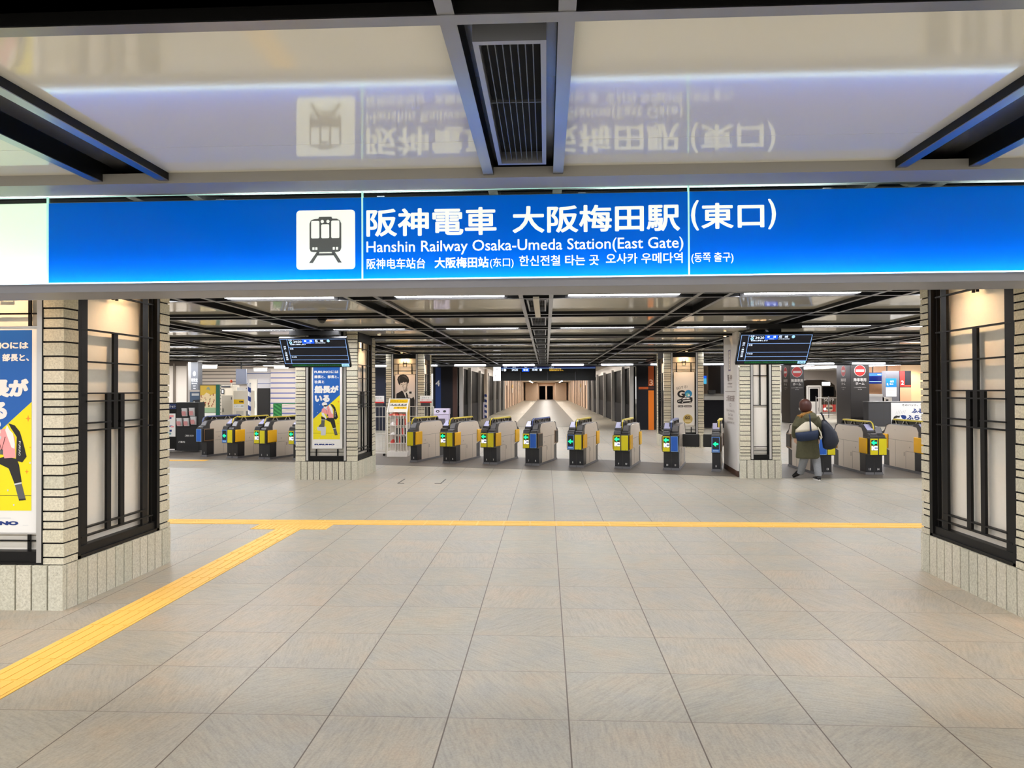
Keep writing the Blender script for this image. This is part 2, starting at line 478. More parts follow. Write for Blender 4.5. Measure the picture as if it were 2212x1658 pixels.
# dome cameras / sprinklers under the ceiling
for x, y, lab in ((-6.9, 12.3, 'small black dome under the ceiling beside the left front pillar'),
                  (-3.2, 10.05, 'small black dome on the beam left of the centre'),
                  (2.0, 27.6, 'small dark dome on the ceiling near the orange platform panel')):
    t = thing('ceiling_dome', lab, 'dome camera', (x, y, ZF))
    MB().ell([(0, 0, 0.0, .07, .07), (0, 0, -.03, .07, .07)]).build('mount', BLACK, t, smooth=True)
    MB().ell([(0, 0, -.03, .058, .058), (0, 0, -.055, .05, .05), (0, 0, -.075, .03, .03), (0, 0, -.082, .008, .008)]).build('dome', BLACKGLOSS, t, smooth=True)
t = thing('smoke_detector', 'round white detector on the ceiling behind the right end of the sign', 'detector', (1.93, 4.03 - .2, ZF + .06))
MB().ell([(0, 0, 0, .07, .07), (0, 0, -.02, .07, .07), (0, 0, -.035, .05, .05)]).build('body', WHITE, t, smooth=True)
MB().ell([(0, 0, -.035, .028, .028), (0, 0, -.045, .024, .024)]).build('sensor', OFFWHITE, t, smooth=True)

for x, y, lab in ((-3.30, 5.92, 'over the passage side of the near left pillar'), (-4.11, 4.90, 'in front of the near left pillar'), (3.10, 5.90, 'over the passage side of the near right pillar'),
                  (-3.20, 13.55, 'beside the left middle pillar'), (-3.26, 20.98, 'beside the portrait poster pillar'), (3.09, 20.95, 'beside the car poster pillar'),
                  (-4.08, 20.0, 'in front of the portrait poster'), (3.91, 20.0, 'in front of the car poster'), (4.1, 4.90, 'in front of the near right pillar')):
    t = thing('ceiling_downlight', 'small warm ceiling downlight ' + lab, 'downlight', (x, y, ZP), 0, 'warm downlights at the pillars')
    MB().ell([(0, 0, 0, .045, .045), (0, 0, -.012, .043, .043), (0, 0, -.016, .036, .036)]).build('ring', WHITE, t, smooth=True)
    MB().tube([(0, 0, -.0165), (0, 0, -.0175)], .03, 14).build('lens', mat('downlight_lens', (255, 225, 180), emis=(255, 205, 140), es=8.0), t)
    L = bpy.data.lights.new('downlight', 'SPOT'); L.energy = 34.0; L.color = (1.0, .64, .35); L.spot_size = math.radians(124); L.spot_blend = .8; L.shadow_soft_size = .015
    o = bpy.data.objects.new('downlight', L); COL.objects.link(o); o.parent = t; o.location = (0, 0, -.03)
# ------------------------------------------------------------------ the blue station sign
def lit_panel(name, rgb, emis, es):
    m = mat(name, rgb, rough=0.22, spec=.25, emis=emis, es=es)
    k = NT(m); out = [n for n in k.t.nodes if n.type == 'OUTPUT_MATERIAL'][0]
    tr = k.n('ShaderNodeBsdfTranslucent'); tr.inputs['Color'].default_value = lin(rgb)
    ad = k.n('ShaderNodeMixShader'); ad.inputs[0].default_value = .5
    k.l(k.b.outputs[0], ad.inputs[1]); k.l(tr.outputs[0], ad.inputs[2]); k.l(ad.outputs[0], out.inputs[0])
    return m
SIGNBLUE = lit_panel('sign_blue', (0, 148, 232), (0, 64, 116), 0.3)
SIGNWHITE = lit_panel('sign_white', (226, 240, 226), (200, 216, 190), 1.0)
LED2 = mat('inner_led', (255, 255, 255), emis=(232, 246, 255), es=40.0)
SIGNTEXT = mat('sign_letter_white', (235, 240, 232), rough=0.4, emis=(224, 230, 222), es=0.72)
SIGNGREY = mat('sign_icon_grey', (92, 96, 96), rough=0.5, emis=(92, 96, 94), es=0.25)
EDGEGLASS = mat('glass_edge', (190, 245, 230), rough=0.15, emis=(190, 255, 235), es=0.5)
CLEAR = mat('clear_glass', (205, 225, 220), rough=0.05, trans=1.0)
LED = mat('sign_led', (255, 255, 255), emis=(225, 245, 255), es=20.0)
FOOTGLOW = mat('foot_reflection_glow', (200, 225, 245), rough=0.2, emis=(190, 222, 250), es=0.55)  # emission stands in for the reflection in the clear glass strip
LEDGE = mat('ledge_metal', (150, 150, 158), rough=0.4, metal=0.3)
SY = 3.69
sign = thing('station_sign', 'long blue illuminated station sign with white train pictogram spanning the passage', 'sign', (0, SY, 2.165))
sign.rotation_euler = (0, -0.0022, 0)
z0 = 2.165
sg = MB(); sg.box(-4.6, 4.6, -.085, .20, -.014, .001); sg.box(-4.6, 4.6, -.09, -.08, -.014, .019); sg.box(-4.6, 4.6, .02, .20, .012, .03)
sg.build('ledge', LEDGE, sign)
MB().box(-4.5, 4.5, -.060, -.058, .003, .027).build('light_trough', LED, sign)
MB().box(-4.5, 4.5, -.064, -.0605, .0, .034).build('added_led_shield', LEDGE, sign)  # added backing, keeps the strip out of the ceiling's reflection
MB().box(-4.4, 4.2, .07, .09, .032, .042).build('inner_strip', LED2, sign)
bx = MB(); bx.box(-4.4, 4.2, .15, .156, .03, .482); bx.box(-4.4, 4.2, .014, .156, .479, .484)
bx.build('rear_cover', WHITE, sign)
segs = [(-4.4, -2.672, SIGNWHITE), (-2.66, -.963, SIGNBLUE), (-.955, .732, SIGNBLUE), (.74, 2.425, SIGNBLUE), (2.437, 4.2, SIGNWHITE)]
for a, b, m in segs:
    p = MB().box(a, b, 0, .012, .052, .478).build('panel', m, sign)
    MB().box(a, b, 0, .012, .03, .051).build('glass_foot', FOOTGLOW, p)
    MB().box(a, b, .002, .01, .479, .508).build('glass_top', CLEAR, p)
    MB().box(a, b, .0, .012, .5085, .5115).build('glass_edge', EDGEGLASS, p)
for x in (-2.666, -.959, .736, 2.431):
    MB().box(x - .004, x + .004, -.004, .014, .03, .511).build('glass_joint', EDGEGLASS, sign)
mb = MB()
for x in (-3.4, -1.8, -.9, 0.2, 1.5, 3.2): mb.box(x - .02, x + .02, .165, .20, .012, .53)
mb.box(-4.5, 4.5, .165, .20, .43, .47)
mb.build('rear_frame', LEDGE, sign)
F = FR(0, 0, -z0)
ic = MB(); M_ = (0, 1)
def rrect(mb, F, u0, v0, u1, v1, r, d, m, n=6):
    pts = []
    for cx, cy, a in ((u1 - r, v1 - r, 0), (u0 + r, v1 - r, 90), (u0 + r, v0 + r, 180), (u1 - r, v0 + r, 270)):
        for q in range(n + 1):
            t = math.radians(a + 90 * q / n); pts.append((cx + r * math.cos(t), cy + r * math.sin(t)))
    mb.poly(F, pts, d, m)
iu0, iv0, iu1, iv1 = -1.31, 2.268, -.997, 2.58
rrect(ic, F, iu0, iv0, iu1, iv1, .02, .003, 0)
def I(x, y):   # pictogram drawing coordinates, 0..475 across, y down
    return (iu0 + x / 475 * (iu1 - iu0), iv1 - y / 483 * (iv1 - iv0))
def ip(pts, d, m): ic.poly(F, [I(*p) for p in pts], d, m)
ip([(108, 110), (118, 85), (145, 72), (180, 70), (185, 55), (285, 55), (292, 70), (330, 72), (355, 88), (364, 112), (364, 310), (355, 335), (335, 342), (135, 342), (115, 335), (108, 312)], .005, 1)
for x0, x1, y0, y1 in ((122, 188, 88, 230), (284, 350, 88, 230), (204, 268, 118, 230)):
    rrect(ic, F, *I(x0, y1), *I(x1, y0), .006, .007, 0)
for x in (212, 258): ic.disc(F, *I(x, 94), .0085, .007, 0)
for x in (131, 155, 296, 322): ic.rect(F, *I(x, 324), *I(x + 17, 303), .007, 0)
ip([(165, 342), (188, 342), (135, 430), (103, 430)], .005, 1); ip([(285, 342), (312, 342), (368, 430), (337, 430)], .005, 1)
ip([(172, 352), (300, 352), (305, 370), (168, 370)], .005, 1)
ic.build('pictogram', [SIGNTEXT, SIGNGREY], sign)
tx = MB()
for s, b, wt in (('阪神電車', (-.937, 2.436, -.253, 2.582), .022), ('大阪梅田駅', (-.17, 2.442, .692, 2.583), .022), ('(', (.748, 2.442, .788, 2.598), .02), ('東口', (.80, 2.449, 1.118, 2.582), .022), (')', (1.137, 2.442, 1.177, 2.598), .02),
              ('Hanshin Railway Osaka-Umeda Station(East Gate)', (-.937, 2.336, .708, 2.412), .008),
              ('阪神电车站台', (-.936, 2.266, -.627, 2.322), .012), ('大阪梅田站', (-.578, 2.266, -.295, 2.323), .026), ('(东口)', (-.288, 2.262, -.165, 2.317), .006),
              ('한신전철 타는 곳', (-.136, 2.271, .276, 2.326), .014), ('오사카 우메다역', (.312, 2.276, .704, 2.331), .014), ('(동쪽 출구)', (.748, 2.271, .961, 2.329), .01)):
    tx.text(F, s, b[0], b[1], b[2], b[3], .003, 0, wt)
tx.build('lettering', SIGNTEXT, sign)

# ------------------------------------------------------------------ brick pillars
NICHEBACK = WHITEPANEL
def niche_light(t, x, y, rz=0.0):
    L = bpy.data.lights.new('niche_light', 'AREA'); L.shape = 'RECTANGLE'; L.size = .14; L.size_y = .022; L.energy = 3.0; L.color = (1.0, .62, .30)
    o = bpy.data.objects.new('niche_light', L); COL.objects.link(o); o.parent = t; o.location = (x, y, 2.597); o.rotation_euler = (0, 0, rz)
def pillar(label, ix, y, Wd, D, side, n0, n1, s0, s1, poster=True, top=ZP, panel_side=False):
    """ix,y = inner front corner; x is measured away from the passage"""
    t = thing('brick_pillar', label, 'pillar', (ix, y, 0), 0, 'brick clad pillars of the concourse')
    S = -side
    def fx(mb):
        mb.v = [(v[0] * S, v[1], v[2]) for v in mb.v]
        return mb
    # x runs 0 .. Wd away from the passage in the drawing below
    rnd = random.Random(hash((round(ix * 100), round(y * 10))) & 0xffff)
    core = MB(); g = .012
    core.box(g, n0 - .002, g, s0 - .002, 0, top); core.box(n1 + .002, Wd - g, g, D - g, 0, top)
    if panel_side:
        core.box(.15, n1, .135, D - g, 0, top); core.box(.15, Wd - g, g, D - g, 0, .335)
    else:
        core.box(g, .35, s1 + .002, D - g, 0, top); core.box(.135, n1, .135, D - g, 0, top)
        core.box(g, Wd - g, g, D - g, 0, .335)
    fx(core).build('core', JOINT, t)
    b = MB(); z = .34
    while z < top - .02:
        h = rnd.choice((.094, .044, .046, .062, .044, .09)); h = min(h, top - z)
        j = lambda: rnd.uniform(-.004, .004)
        b.box(-j() - .002, n0, j(), s0, z, z + h); b.box(n1, Wd + j(), j(), D + j(), z, z + h)
        if not panel_side: b.box(j(), .35, s1, D + j(), z, z + h)
        z += h + .013
    fx(b).build('brickwork', BRICK, t)
    bs = MB(); e = .012
    nx = max(3, round(Wd / .12)); ny = max(3, round(D / .12))
    for i in range(nx):
        a0 = -e + (Wd + 2 * e) * i / nx; a1 = -e + (Wd + 2 * e) * (i + 1) / nx
        bs.box(a0 + .0065, a1 - .0065, -e, .03, 0, .333)
        if not panel_side or a0 > .15: bs.box(a0 + .0065, a1 - .0065, D - .03, D + e, 0, .333)
    for i in range(ny):
        a0 = .03 + (D - .06) * i / ny; a1 = .03 + (D - .06) * (i + 1) / ny
        (bs.box(-e, .03, a0 + .0065, a1 - .0065, 0, .333) if not panel_side else None); bs.box(Wd - .03, Wd + e, a0 + .0065, a1 - .0065, 0, .333)
    fx(bs).build('base_course', BASET, t)
    # front niche
    fm = MB(); c = (n0 + n1) / 2
    fm.box(n0, n0 + .011, -.003, .134, .337, top); fm.box(n1 - .011, n1, -.003, .134, .337, top); fm.box(n0 + .053, n0 + .060, .02, .134, .337, top); fm.box(n1 - .060, n1 - .053, .02, .134, .337, top); fm.box(n0 + .011, n0 + .053, .072, .134, .337, top); fm.box(n1 - .053, n1 - .011, .072, .134, .337, top)
    fm.box(n0, n1, .004, .05, .337, .352); fm.box(n0 + .061, n1 - .061, .02, .094, .352, .43)
    fx(fm).build('niche_frame', BLACK, t)
    sp = MB(); sp.box(n0 + .012, n0 + .052, .0, .07, .352, top); sp.box(n1 - .052, n1 - .012, .0, .07, .352, top)
    fx(sp).build('silver_post', SILVER, t)
    fx(MB().box(n0 + .061, n1 - .061, .095, .134, .43, top)).build('niche_back', NICHEBACK, t)
    r = MB()
    if poster:
        r.box(n0 + .062, n1 - .062, .062, .074, 2.40, 2.414); r.box(n0 + .062, n1 - .062, .062, .074, 2.215, 2.227)
        for q in (-.2, .2): r.box(c + q - .012, c + q + .012, .062, .074, 2.1, 2.414); r.box(c + q - .012, c + q + .012, .062, .074, .43, .58)
        for q in (-.045, .045): r.box(c + q - .006, c + q + .006, .062, .074, 2.33, 2.5)
        r.box(c - .051, c + .051, .062, .074, 2.33, 2.341); r.box(c - .051, c + .051, .062, .074, 2.49, 2.50)
        r.box(n0 + .062, n1 - .062, .062, .074, .497, .507)
    else:
        w0, w1 = n0 + .062, n1 - .062
        for zz in (1.892, 1.34, .574, .50): r.box(w0, w1, .062, .074, zz - .006, zz + .006)
        r.box(w0, w0 + .014, .062, .074, .43, top); r.box(w1 - .014, w1, .062, .074, .43, top)
        r.box(c - .012, c + .012, .062, .074, 1.34, top)
    r.box(n0 + .062, n1 - .062, .0, .012, 2.56, top)
    fx(r).build('lattice', BLACK, t)
    fx(MB().box(c - .06, c + .06, .016, .04, 2.60, 2.61)).build('niche_lamp', WARMLAMP, t)
    niche_light(t, S * c, .028)
    if panel_side: return t
    # side niche facing the passage
    W = s1 - s0; k = W / 1.165
    q = lambda a: s0 + a * k
    fm = MB()
    fm.box(.004, .134, s0, s0 + .045, .337, top); fm.box(.004, .134, s1 - .045, s1, .337, top)
    fm.box(.004, .05, s0, s1, .337, .36); fm.box(.02, .084, s0 + .045, s1 - .045, .36, .425)
    fx(fm).build('niche_frame', BLACK, t)
    fx(MB().box(.085, .134, s0 + .045, s1 - .045, .425, top)).build('niche_back', NICHEBACK, t)
    r = MB()
    def bar(a0, a1, za, zb): r.box(.03, .052, q(a0), q(a1), za, zb)
    bar(.084, .159, .425, top); bar(.928, 1.015, .425, top); bar(.068, .078, .425, top); bar(1.075, 1.085, .425, top)
    bar(.503, .561, 1.32, 2.12); bar(.413, .468, .495, 1.615); bar(.597, .655, .495, 1.615)
    bar(.50, .512, 2.40, 2.62); bar(.552, .564, 2.40, 2.62)
    r.box(.0, .012, s0 + .045, s1 - .045, 2.54, top)
    for zz, a0, a1 in ((2.43, .065, 1.09), (2.12, .06, 1.09), (1.866, .15, .99), (1.615, .06, 1.09), (1.552, .145, 1.0), (1.378, .145, .468), (1.378, .597, 1.0), (1.319, .065, 1.09), (.556, .15, .99), (.49, .08, 1.09)):
        r.box(.024, .058, q(a0), q(a1), zz - .006, zz + .006)
    fx(r).build('lattice', BLACK, t)
    niche_light(t, S * .025, q(.5825), PI / 2)
    fx(MB().box(.014, .036, q(.5825) - .06, q(.5825) + .06, 2.60, 2.61)).build('niche_lamp', WARMLAMP, t)
    return t
PLP = pillar('near left brick pillar with a black lattice niche under the left end of the sign', -3.60, 5.155, 1.09, 1.50, 1, .155, .865, .165, 1.335)
PRP = pillar('near right brick pillar with a black lattice niche under the right end of the sign', 3.39, 5.155, 1.09, 1.46, -1, .155, .865, .165, 1.335)
pillar('brick pillar behind the left hanging departure screen, beside the gates', -3.47, 12.93, 1.145, 1.42, 1, .19, .96, .06, 1.17)
pillar('brick pillar with plain white niche behind the right hanging departure screen', 3.575, 13.32, .74, .40, -1, .185, .58, .075, 1.2, poster=False, panel_side=True)
pillar('far brick pillar carrying the portrait poster, left of the platform entrance', -3.514, 20.4, 1.106, 1.35, 1, .178, .951, .06, 1.1)
pillar('far brick pillar carrying the car poster, right of the platform entrance', 3.345, 20.36, 1.112, 1.35, -1, .185, .95, .06, 1.1)

# white notice wall on the passage side of the right middle pillar
t = thing('notice_slab', 'tall white notice panel with a spotlight fixed beside the right middle pillar', 'notice panel', (3.6, 13.42, 0))
p = MB(); p.prism([(-.03, .09), (.0, .08), (.15, 1.5), (.085, 1.53)], 'z', .11, ZP); p.build('panel', mat('notice_white', (226, 222, 218), rough=0.4), t)
MB().prism([(-.028, .095), (.0, .085), (.15, 1.5), (.089, 1.525)], 'z', 0, .11).build('skirting', mat('brown_skirting', (78, 52, 38), rough=0.5), t)
MB().box(.085, .12, 1.53, 1.56, 0, ZP).build('black_edge', BLACK, t)
d = Vector((.115, 1.44, 0)).normalized()
NF = (Vector((.085, 1.53, 0)), -d, Vector((0, 0, 1)))
n = MB()
n.rect(NF, .55, 2.0, .80, 2.42, .002, 1); n.rect(NF, .58, 2.03, .77, 2.39, .0025, 2)
for i, ch in enumerate('阪神電車'): n.text(NF, ch, .62, 2.31 - i * .085, .73, 2.375 - i * .085, .003, 0)
n.text(NF, '阪神', .45, 1.80, .95, 1.93, .002, 0, .01); n.text(NF, 'HANSHIN', .45, 1.735, .95, 1.765, .002, 0); n.text(NF, '한신전철', .45, 1.67, .95, 1.705, .002, 0)
n.rect(NF, .15, 1.595, 1.3, 1.605, .002, 0)
n.text(NF, '大阪梅田駅', .3, 1.40, 1.2, 1.52, .002, 0, .01); n.text(NF, '口', .68, 1.30, .82, 1.36, .002, 0)
n.text(NF, 'Osaka-Umeda Sta.', .3, 1.20, 1.2, 1.25, .002, 0); n.text(NF, 'East Gate', .5, 1.12, 1.0, 1.17, .002, 0)
n.text(NF, '大阪梅田站', .45, 1.04, 1.05, 1.09, .002, 0); n.text(NF, '오사카우메다역', .35, .96, 1.15, 1.01, .002, 0)
n.build('lettering', [mat('notice_grey', (120, 100, 92)), mat('notice_mauve', (110, 92, 140)), OFFWHITE], t)
sl = thing('spotlight', 'small ceiling spotlight shining down the white notice panel', 'spotlight', (3.50, 14.1, ZP))
MB().tube([(0, 0, 0), (0, 0, -.05)], .03, 12).build('body', WHITE, sl)
MB().tube([(0, 0, -.05), (0, 0, -.055)], .022, 12).build('lens', mat('spot_lens', (255, 220, 170), emis=(255, 205, 140), es=22.0), sl)
L = bpy.data.lights.new('spot', 'SPOT'); L.energy = 26; L.color = (1, .8, .55); L.spot_size = 1.0; L.spot_blend = .7; L.shadow_soft_size = .02
o = bpy.data.objects.new('spot', L); COL.objects.link(o); o.location = (3.50, 14.1, ZP - .06); o.rotation_euler = (0, math.radians(8), 0)

# ------------------------------------------------------------------ posters
def furuno(x, y, z, label):
    """portrait advertisement 0.56 x 1.54 m; drawing coordinates are millimetres"""
    t = thing('poster', label, 'poster', (x, y, z), 0, 'blue and yellow captain advertisements')
    MB().box(0, .562, 0, .028, 0, 1.54).build('board', WHITE, t)
    fr = MB(); fr.box(-.007, 0, -.004, .03, -.012, 1.552); fr.box(.562, .569, -.004, .03, -.012, 1.552); fr.box(0, .562, -.004, .03, -.012, 0); fr.box(0, .562, -.004, .03, 1.54, 1.552)
    fr.build('frame', SILVER, t)
    P = lambda X, Y: ((X - 205) * .001331, (1185 - Y) * .001319)
    F = FR(0, 0, 0); b = MB()
    B, Yl, W, K, G, PK, LG, NV, OR = range(9)
    def pg(m, d, *pts): b.poly(F, [P(*q) for q in pts], d, m)
    b.rect(F, *P(222, 1060), *P(598, 30), .001, B)
    pg(Yl, .0015, (222, 1060), (598, 1060), (598, 440), (222, 775))
    for X0, Y0, X1, Y1, s, w in ((238, 62, 578, 20, 'FURUNOには', .03), (238, 208, 580, 100, '', 0),):
        pass
    b.text(F, 'FURUNOには', *P(238, 137), *P(578, 98), .002, W, .05)
    b.text(F, '課長と、部長と、', *P(238, 208), *P(582, 165), .002, W, .045)
    b.text(F, '社長と', *P(238, 278), *P(378, 234), .002, W, .045)
    b.text(F, '船長が', *P(238, 415), *P(580, 308), .002, W, .075)
    b.text(F, 'いる', *P(245, 540), *P(455, 440), .002, W, .075)
    # captain figure, one boot on a bollard
    pg(LG, .002, (275, 900), (285, 884), (392, 880), (404, 895), (395, 1005), (330, 1005), (330, 940), (285, 935))
    pg(K, .0025, (335, 738), (400, 765), (440, 752), (512, 765), (526, 800), (542, 897), (500, 908), (465, 820), (398, 788), (384, 785), (338, 785))
    pg(G, .003, (338, 783), (386, 785), (380, 885), (300, 885), (303, 868), (335, 838)); pg(G, .003, (500, 908), (541, 900), (566, 998), (526, 1002))
    pg(K, .0032, (302, 885), (380, 885), (380, 878), (302, 878)); pg(K, .0032, (526, 1003), (567, 999), (565, 990), (526, 994))
    pg(LG, .0032, (336, 792), (386, 793), (386, 783), (336, 782)); pg(LG, .0032, (499, 915), (542, 906), (541, 898), (499, 906))
    pg(K, .003, (462, 562), (500, 574), (530, 610), (552, 680), (570, 752), (545, 785), (508, 776), (512, 640), (478, 590))
    pg(PK, .0035, (344, 640), (372, 612), (420, 598), (445, 592), (500, 640), (506, 758), (440, 762), (432, 735), (395, 700), (340, 690))
    pg(W, .004, (340, 688), (372, 690), (400, 745), (411, 770), (400, 784), (384, 756), (346, 725)); pg(W, .004, (445, 600), (455, 572), (470, 600), (490, 620), (502, 680), (500, 708), (482, 700), (458, 640))
    pg(W, .004, (368, 585), (412, 580), (418, 615), (400, 640), (372, 620)); b.disc(F, *P(382, 568), .050, .0042, W, ry=.036)
    pg(K, .0045, (368, 585), (414, 578), (412, 600), (392, 604), (370, 600)); pg(LG, .0045, (398, 625), (425, 640), (418, 655), (398, 640))
    b.tube([Vector((*P(400, 640), 0)).xzy + Vector((0, -.005, 0)), Vector((*P(425, 715), 0)).xzy + Vector((0, -.005, 0)), Vector((*P(445, 640), 0)).xzy + Vector((0, -.005, 0))], .0022, 4, K)
    b.rect(F, *P(415, 740), *P(433, 712), .0045, G)
    for i, ch in enumerate('FURUNO'): b.text(F, ch, *P(524, 676 + i * 14), *P(536, 665 + i * 14), .0045, W, 0, -.15 - PI / 2)
    for X, Y, s in ((578, 535, 20), (571, 838, 15), (590, 700, 7)):
        pg(OR, .002, (X, Y - s), (X + s * .22, Y - s * .22), (X + s * .8, Y), (X + s * .22, Y + s * .22), (X, Y + s), (X - s * .22, Y + s * .22), (X - s * .8, Y), (X - s * .22, Y - s * .22))
    for X, Y in ((250, 920), (455, 942), (300, 1040), (490, 1025), (585, 785), (308, 575), (278, 680), (262, 735)): pg(LG, .002, (X, Y), (X + 8, Y - 4), (X + 10, Y + 6), (X + 3, Y + 9))
    b.rect(F, *P(222, 977), *P(598, 974), .0018, K)
    b.text(F, 'FURUNO', *P(240, 1143), *P(522, 1120), .001, NV, .07)
    b.rect(F, *P(240, 1105), *P(478, 1101), .001, LG); b.rect(F, *P(548, 1143), *P(580, 1141), .001, LG)
    b.build('print', [POSTERBLUE, POSTERYELLOW, WHITE, INK, mat('poster_grey', (88, 90, 92)), PINK, mat('poster_light_grey', (206, 208, 212)), NAVY, mat('poster_orange', (240, 150, 30))], t)
furuno(-4.390, 5.185, .57, 'large blue and yellow captain poster on the near left pillar')
furuno(-4.315, 12.96, .575, 'blue and yellow captain poster below the left hanging departure screen')

# portrait advertisement on the far left pillar
t = thing('poster', 'black and white portrait poster of a dark haired man on the far left pillar', 'poster', (-4.359, 20.43, .60))
MB().box(0, .585, 0, .03, 0, 1.51).build('board', mat('poster_pale_pink', (232, 222, 218), rough=0.5), t)
fr = MB(); fr.box(-.01, 0, -.004, .03, -.01, 1.52); fr.box(.585, .595, -.004, .03, -.01, 1.52); fr.box(0, .585, -.004, .03, 1.51, 1.52); fr.build('frame', BLACK, t)
b = MB(); F = FR(0, 0, 0); P = lambda X, Y: ((X - 440) * .001625, 1.51 - (Y - 55) * .0016)
def pg(m, d, *pts): b.poly(F, [P(*q) for q in pts], d, m)
pg(0, .001, (462, 420), (470, 400), (520, 375), (566, 345), (600, 400), (640, 470), (700, 480), (770, 460), (790, 520), (790, 900), (450, 900))
pg(1, .0015, (575, 340), (650, 300), (690, 350), (770, 380), (775, 460), (690, 470), (640, 495), (600, 410))
pg(2, .002, (585, 330), (655, 290), (662, 345), (622, 385), (592, 372))
pg(3, .0025, (518, 215), (560, 195), (640, 185), (668, 200), (662, 265), (640, 312), (602, 337), (572, 322), (542, 285), (522, 245))
pg(2, .003, (640, 190), (668, 200), (662, 265), (640, 312), (618, 330), (640, 270))
pg(0, .0035, (478, 150), (492, 100), (530, 68), (585, 58), (640, 72), (676, 112), (690, 165), (684, 205), (664, 232), (660, 205), (640, 192), (610, 208), (590, 192), (560, 222), (545, 205), (534, 225), (524, 258), (498, 215))
pg(4, .004, (560, 90), (620, 80), (660, 120), (668, 170), (640, 130), (600, 105)); pg(4, .004, (500, 130), (530, 95), (525, 150), (515, 190))
pg(0, .004, (545, 238), (572, 234), (572, 241), (546, 246)); pg(0, .004, (602, 232), (632, 226), (634, 234), (604, 240))
pg(2, .004, (578, 240), (590, 238), (584, 282), (570, 284)); pg(0, .004, (574, 298), (606, 293), (604, 300), (578, 304)); pg(4, .004, (582, 318), (602, 316), (600, 322), (584, 323))
pg(0, .004, (630, 392), (646, 384), (672, 440), (668, 495), (642, 495), (636, 440))
pg(3, .004, (670, 440), (700, 410), (760, 400), (772, 460), (740, 490), (690, 480)); rrect(b, F, *P(692, 405), *P(736, 368), .006, .0045, 0)
b.build('print', [INK, WHITE, mat('portrait_mid', (150, 142, 138)), mat('portrait_skin', (226, 218, 212)), mat('portrait_hair_light', (70, 66, 66))], t)

# taxi advertisement on the far right pillar
t = thing('poster', 'white car app poster with a blue circle on the far right pillar', 'poster', (3.622, 20.39, .625))
MB().box(0, .58, 0, .03, 0, 1.517).build('board', mat('poster_white', (238, 234, 228), rough=0.45), t)
fr = MB(); fr.box(-.008, 0, -.004, .03, -.01, 1.527); fr.box(.58, .588, -.004, .03, -.01, 1.527); fr.box(0, .58, -.004, .03, 1.517, 1.527); fr.build('frame', BLACK, t)
b = MB(); P = lambda X, Y: ((X - 1415) * .002395, 1.517 - (Y - 305) * .00237)
b.text(F, 'GOする!', *P(1442, 508), *P(1574, 472), .001, 0, .0, .16)
b.text(F, 'G', *P(1456, 612), *P(1546, 524), .002, 0, .05)
b.disc(F, *P(1585, 565), .104, .0015, 1); b.disc(F, *P(1578, 578), .06, .002, 2); b.disc(F, *P(1590, 585), .03, .0022, 3)
def pg(m, d, *pts): b.poly(F, [P(*q) for q in pts], d, m)
pg(0, .003, (1452, 660), (1456, 640), (1492, 630), (1520, 610), (1600, 605), (1632, 612), (1634, 650), (1618, 672), (1560, 676), (1500, 684), (1462, 678))
pg(3, .0035, (1524, 616), (1556, 613), (1552, 630), (1508, 634)); pg(3, .0035, (1562, 613), (1598, 611), (1598, 628), (1560, 630)); pg(3, .0035, (1462, 650), (1500, 645), (1500, 655), (1464, 660)); pg(3, .0035, (1520, 645), (1610, 638), (1610, 652), (1522, 660))
for X in (1515, 1605): b.disc(F, *P(X, 668), .030, .004, 0); b.disc(F, *P(X, 668), .015, .0045, 3)
for X0, X1, s in ((1461, 1526, 'App'), (1535, 1622, 'Play')):
    rrect(b, F, *P(X0, 728), *P(X1, 705), .01, .001, 0)
    b.rect(F, *P(X0 + 22, 720), *P(X1 - 8, 713), .0015, 3); b.disc(F, *P(X0 + 12, 716), .012, .0015, 3)
b.disc(F, *P(1578, 868), .137, .001, 4); b.disc(F, *P(1578, 868), .125, .0015, 5); b.text(F, 'GO', *P(1545, 868), *P(1605, 836), .002, 0, .04); b.rect(F, *P(1543, 903), *P(1612, 884), .002, 6)
b.build('print', [INK, mat('go_blue', (40, 140, 200)), mat('go_teal', (120, 190, 190)), WHITE, mat('badge_rim', (220, 205, 150)), mat('badge_gold', (196, 168, 96)), mat('badge_light', (226, 208, 150))], t)
# ------------------------------------------------------------------ ticket gates
GSTEEL = brushed('gate_steel', (232, 221, 207), 0.4, scale=(2.0, 60.0, 60.0))
GSTEEL.node_tree.nodes['Principled BSDF'].inputs['Metallic'].default_value = 0.35
GDARK = mat('gate_dark', (52, 51, 53), rough=0.32)
GBASE = mat('gate_base_black', (26, 27, 32), rough=0.3)
GPLINTH = mat('gate_plinth', (128, 128, 132), rough=0.35, metal=0.7)
GTOP = mat('gate_top_grey', (128, 127, 130), rough=0.3, metal=0.2)
SEAM = mat('seam_dark', (70, 64, 58), rough=0.6)
RAILY = mat('rail_yellow', (222, 200, 60), rough=0.35)
RAILB = mat('rail_blue', (92, 108, 168), rough=0.3)
FLAPY = mat('flap_yellow', (250, 190, 12), rough=0.4)
FLAPK = mat('flap_black', (24, 23, 24), rough=0.35)
VIOLET = mat('reader_violet', (150, 140, 220), emis=(150, 130, 230), es=0.7)
READW = mat('reader_white', (186, 186, 222), rough=0.3)
ARROWBG = mat('arrow_dark', (14, 26, 40), rough=0.25)
